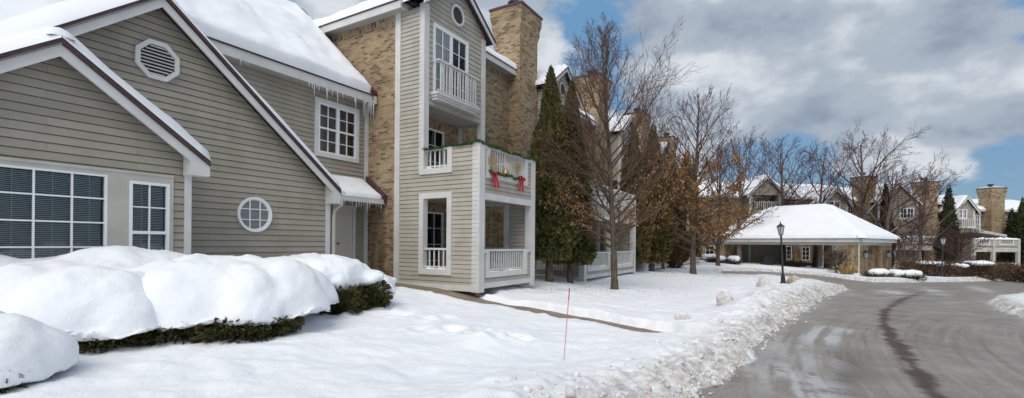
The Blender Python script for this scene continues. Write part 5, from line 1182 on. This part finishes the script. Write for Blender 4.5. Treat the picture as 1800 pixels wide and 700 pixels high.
shrub('last yew shrub of the row, sloping down towards the brick corner', caps, [(-3.7, 10.5, .55, .70, .6, .36), (-3.45, 11.2, .45, .6, .6, .32)], 5, 2600, .045, 260, ((1.4, .09), (4.5, .05), (12, .02), (26, .008)))
def bush(px, Y, R, H, label, seed, mt='brownbush', snow=0, group='winter bushes across the road', n=1500, zoff=.0, size=.16):
    o = dpos(px, Y, zoff); T = thing('winter_bush', o, label, 'bush', group); q = random.Random(seed); m = MB()
    for k in range(4): leafy_blob(m, (o.x+CR.x*R*.5*q.uniform(-1, 1), o.y+CR.y*R*.5*q.uniform(-1, 1), o.z+H*.45), (R*.7, R*.6, H*.5), n//4, q, size, .3, up=.8)
    m.build('foliage', M[mt], T); m = MB()
    for k in range(40): a = q.uniform(0, 6.28); p = Vector((o.x+.2*math.cos(a), o.y+.2*math.sin(a), o.z-.05)); m.tube([p, p+Vector((math.cos(a)*R*.5, math.sin(a)*R*.5, H*.6)), p+Vector((math.cos(a)*R*.8, math.sin(a)*R*.7, H*q.uniform(.8, 1.05)))], [.022, .014, .006], 3, False)
    m.build('stems', M['twig'], T)
    if snow:
        s = MB()
        for k in range(6): ball(s, (o.x+CR.x*R*q.uniform(-.7, .7), o.y+CR.y*R*q.uniform(-.7, .7), o.z+H*(.72+.12*snow)), (R*.36, R*.34, .12+.16*snow), 2)
        melt('snow_cap', s, M['snow'], T, .09, 3, ((1.5, .08), (5, .04)), seed)
    return T
for i, (px, Y, R, H, sn, lb) in enumerate([(1605, 40, 1.5, 1.6, 0, 'rounded brown bush left of the distant lamp'), (1640, 39.5, 1.3, 1.5499999999999998, .2, 'brown bush just left of the distant lamp post'), (1670, 39, 1.3, 1.4500000000000002, .2, 'brown bush just right of the distant lamp post'), (1700, 39.5, 1.4, 1.5499999999999998, 0, 'brown bush in front of the small reddish tree'), (1737, 39, 1.9, 1.7999999999999998, .5, 'large bush with a slab of snow on its right shoulder'), (1778, 40, 1.5, 1.65, 0, 'brown bush below the last balcony'), (1808, 39, 1.5, 1.3, .1, 'brown bush cut by the right edge of the picture'), (1757, 43, 1.7, 1.6, 0, 'taller tan bush behind the bush with a slab of snow')]):
    bush(px, Y, R, H, lb, 100+i, snow=sn)
for i, (px, Y, R, H, lb) in enumerate([(1541, 33.5, 1.15, .55, 'low shrub under a snow pillow right beside the canopy pillars'), (1592, 33.5, 1.2, .60, 'low shrub under a snow pillow, farther right of the canopy, showing dark green below'), (1252, 43, 1.1, .8, 'small snow topped shrub on the far lawn left of the drive'), (1282, 42, 1.1, .7, 'small snow topped shrub nearest the drive on the far lawn')]):
    bush(px, Y, R, H, lb, 120+i, 'yew', 1.0, 'low shrubs under snow pillows', 900)
bush(1188, 33, 1.5, 2.0, 'loose green shrub left of the brown leaved tree trunk', 130, 'arbor', 0, 'small shrubs by the row', 2200)
bush(1394, 44.5, 1.3, .7, 'dark green shrub under the canopy beside the entrance', 131, 'spruce', .0, 'small shrubs by the row', 700)
# dry ornamental grass by the canopy pillar
q = random.Random(5); o = dpos(1490, 35.5, .1); m = MB()
for k in range(170):
    a = q.uniform(0, 6.28); r = .4*q.random(); p = Vector((o.x+r*math.cos(a), o.y+r*math.sin(a), o.z)); d = Vector((math.cos(a)*.35, math.sin(a)*.35, 1)).normalized(); h = q.uniform(.4, .85); s_ = Vector((math.sin(a), -math.cos(a), 0))*.018
    m.quad(p-s_, p+s_, p+d*h+Vector((math.cos(a), math.sin(a), -.2))*.18*h, p+d*h*.7-s_)
tag(m.build('ornamental_grass', M['grass_dry'], None), 'tuft of dry golden ornamental grass at the foot of the near canopy pillar', 'grass tuft')
bare_tree('bare_shrub', dpos(1470, 36, .05), 2.0, 'small leafless shrub with thin stems left of the near canopy pillar', 66, .03, .1, .5, .5, 14, 5, 4, 0, 'bark', 'grass_dry', .010, multi=4, a1=(.8, .5))

# fallen leaves and bits of bark on the snow below the trees
q = random.Random(9); m = MB(); pts = []
for (px, py, R, n) in ((1080, 510, 3.2, 90), (1218, 483, 4.5, 260), (985, 500, 2.0, 60), (1165, 484, 3, 120)):
    X, Y = on_ground(px, py, .12)
    for k in range(n): a = q.uniform(0, 6.28); r = R*math.sqrt(q.random()); pts.append((X+r*math.cos(a), Y+r*math.sin(a)))
A_ = np.array(pts); ZZ, _, d_ = snow_height(A_[:, 0][None], A_[:, 1][None])
for (X, Y), z, dq in zip(pts, ZZ[0], d_[0]):
    if dq < .3: continue
    p = cw(X, Y, z+.012); a = q.uniform(0, 6.28); u = Vector((math.cos(a), math.sin(a), q.gauss(0, .3)))*q.uniform(.02, .045); v = Vector((-math.sin(a), math.cos(a), q.gauss(0, .3)))*.016
    m.quad(p-u, p+v, p+u, p-v)
tag(m.build('fallen_leaves', M['brownleaf'], None), 'dry brown leaves scattered on the snow under the trees', 'leaves', kind='stuff')
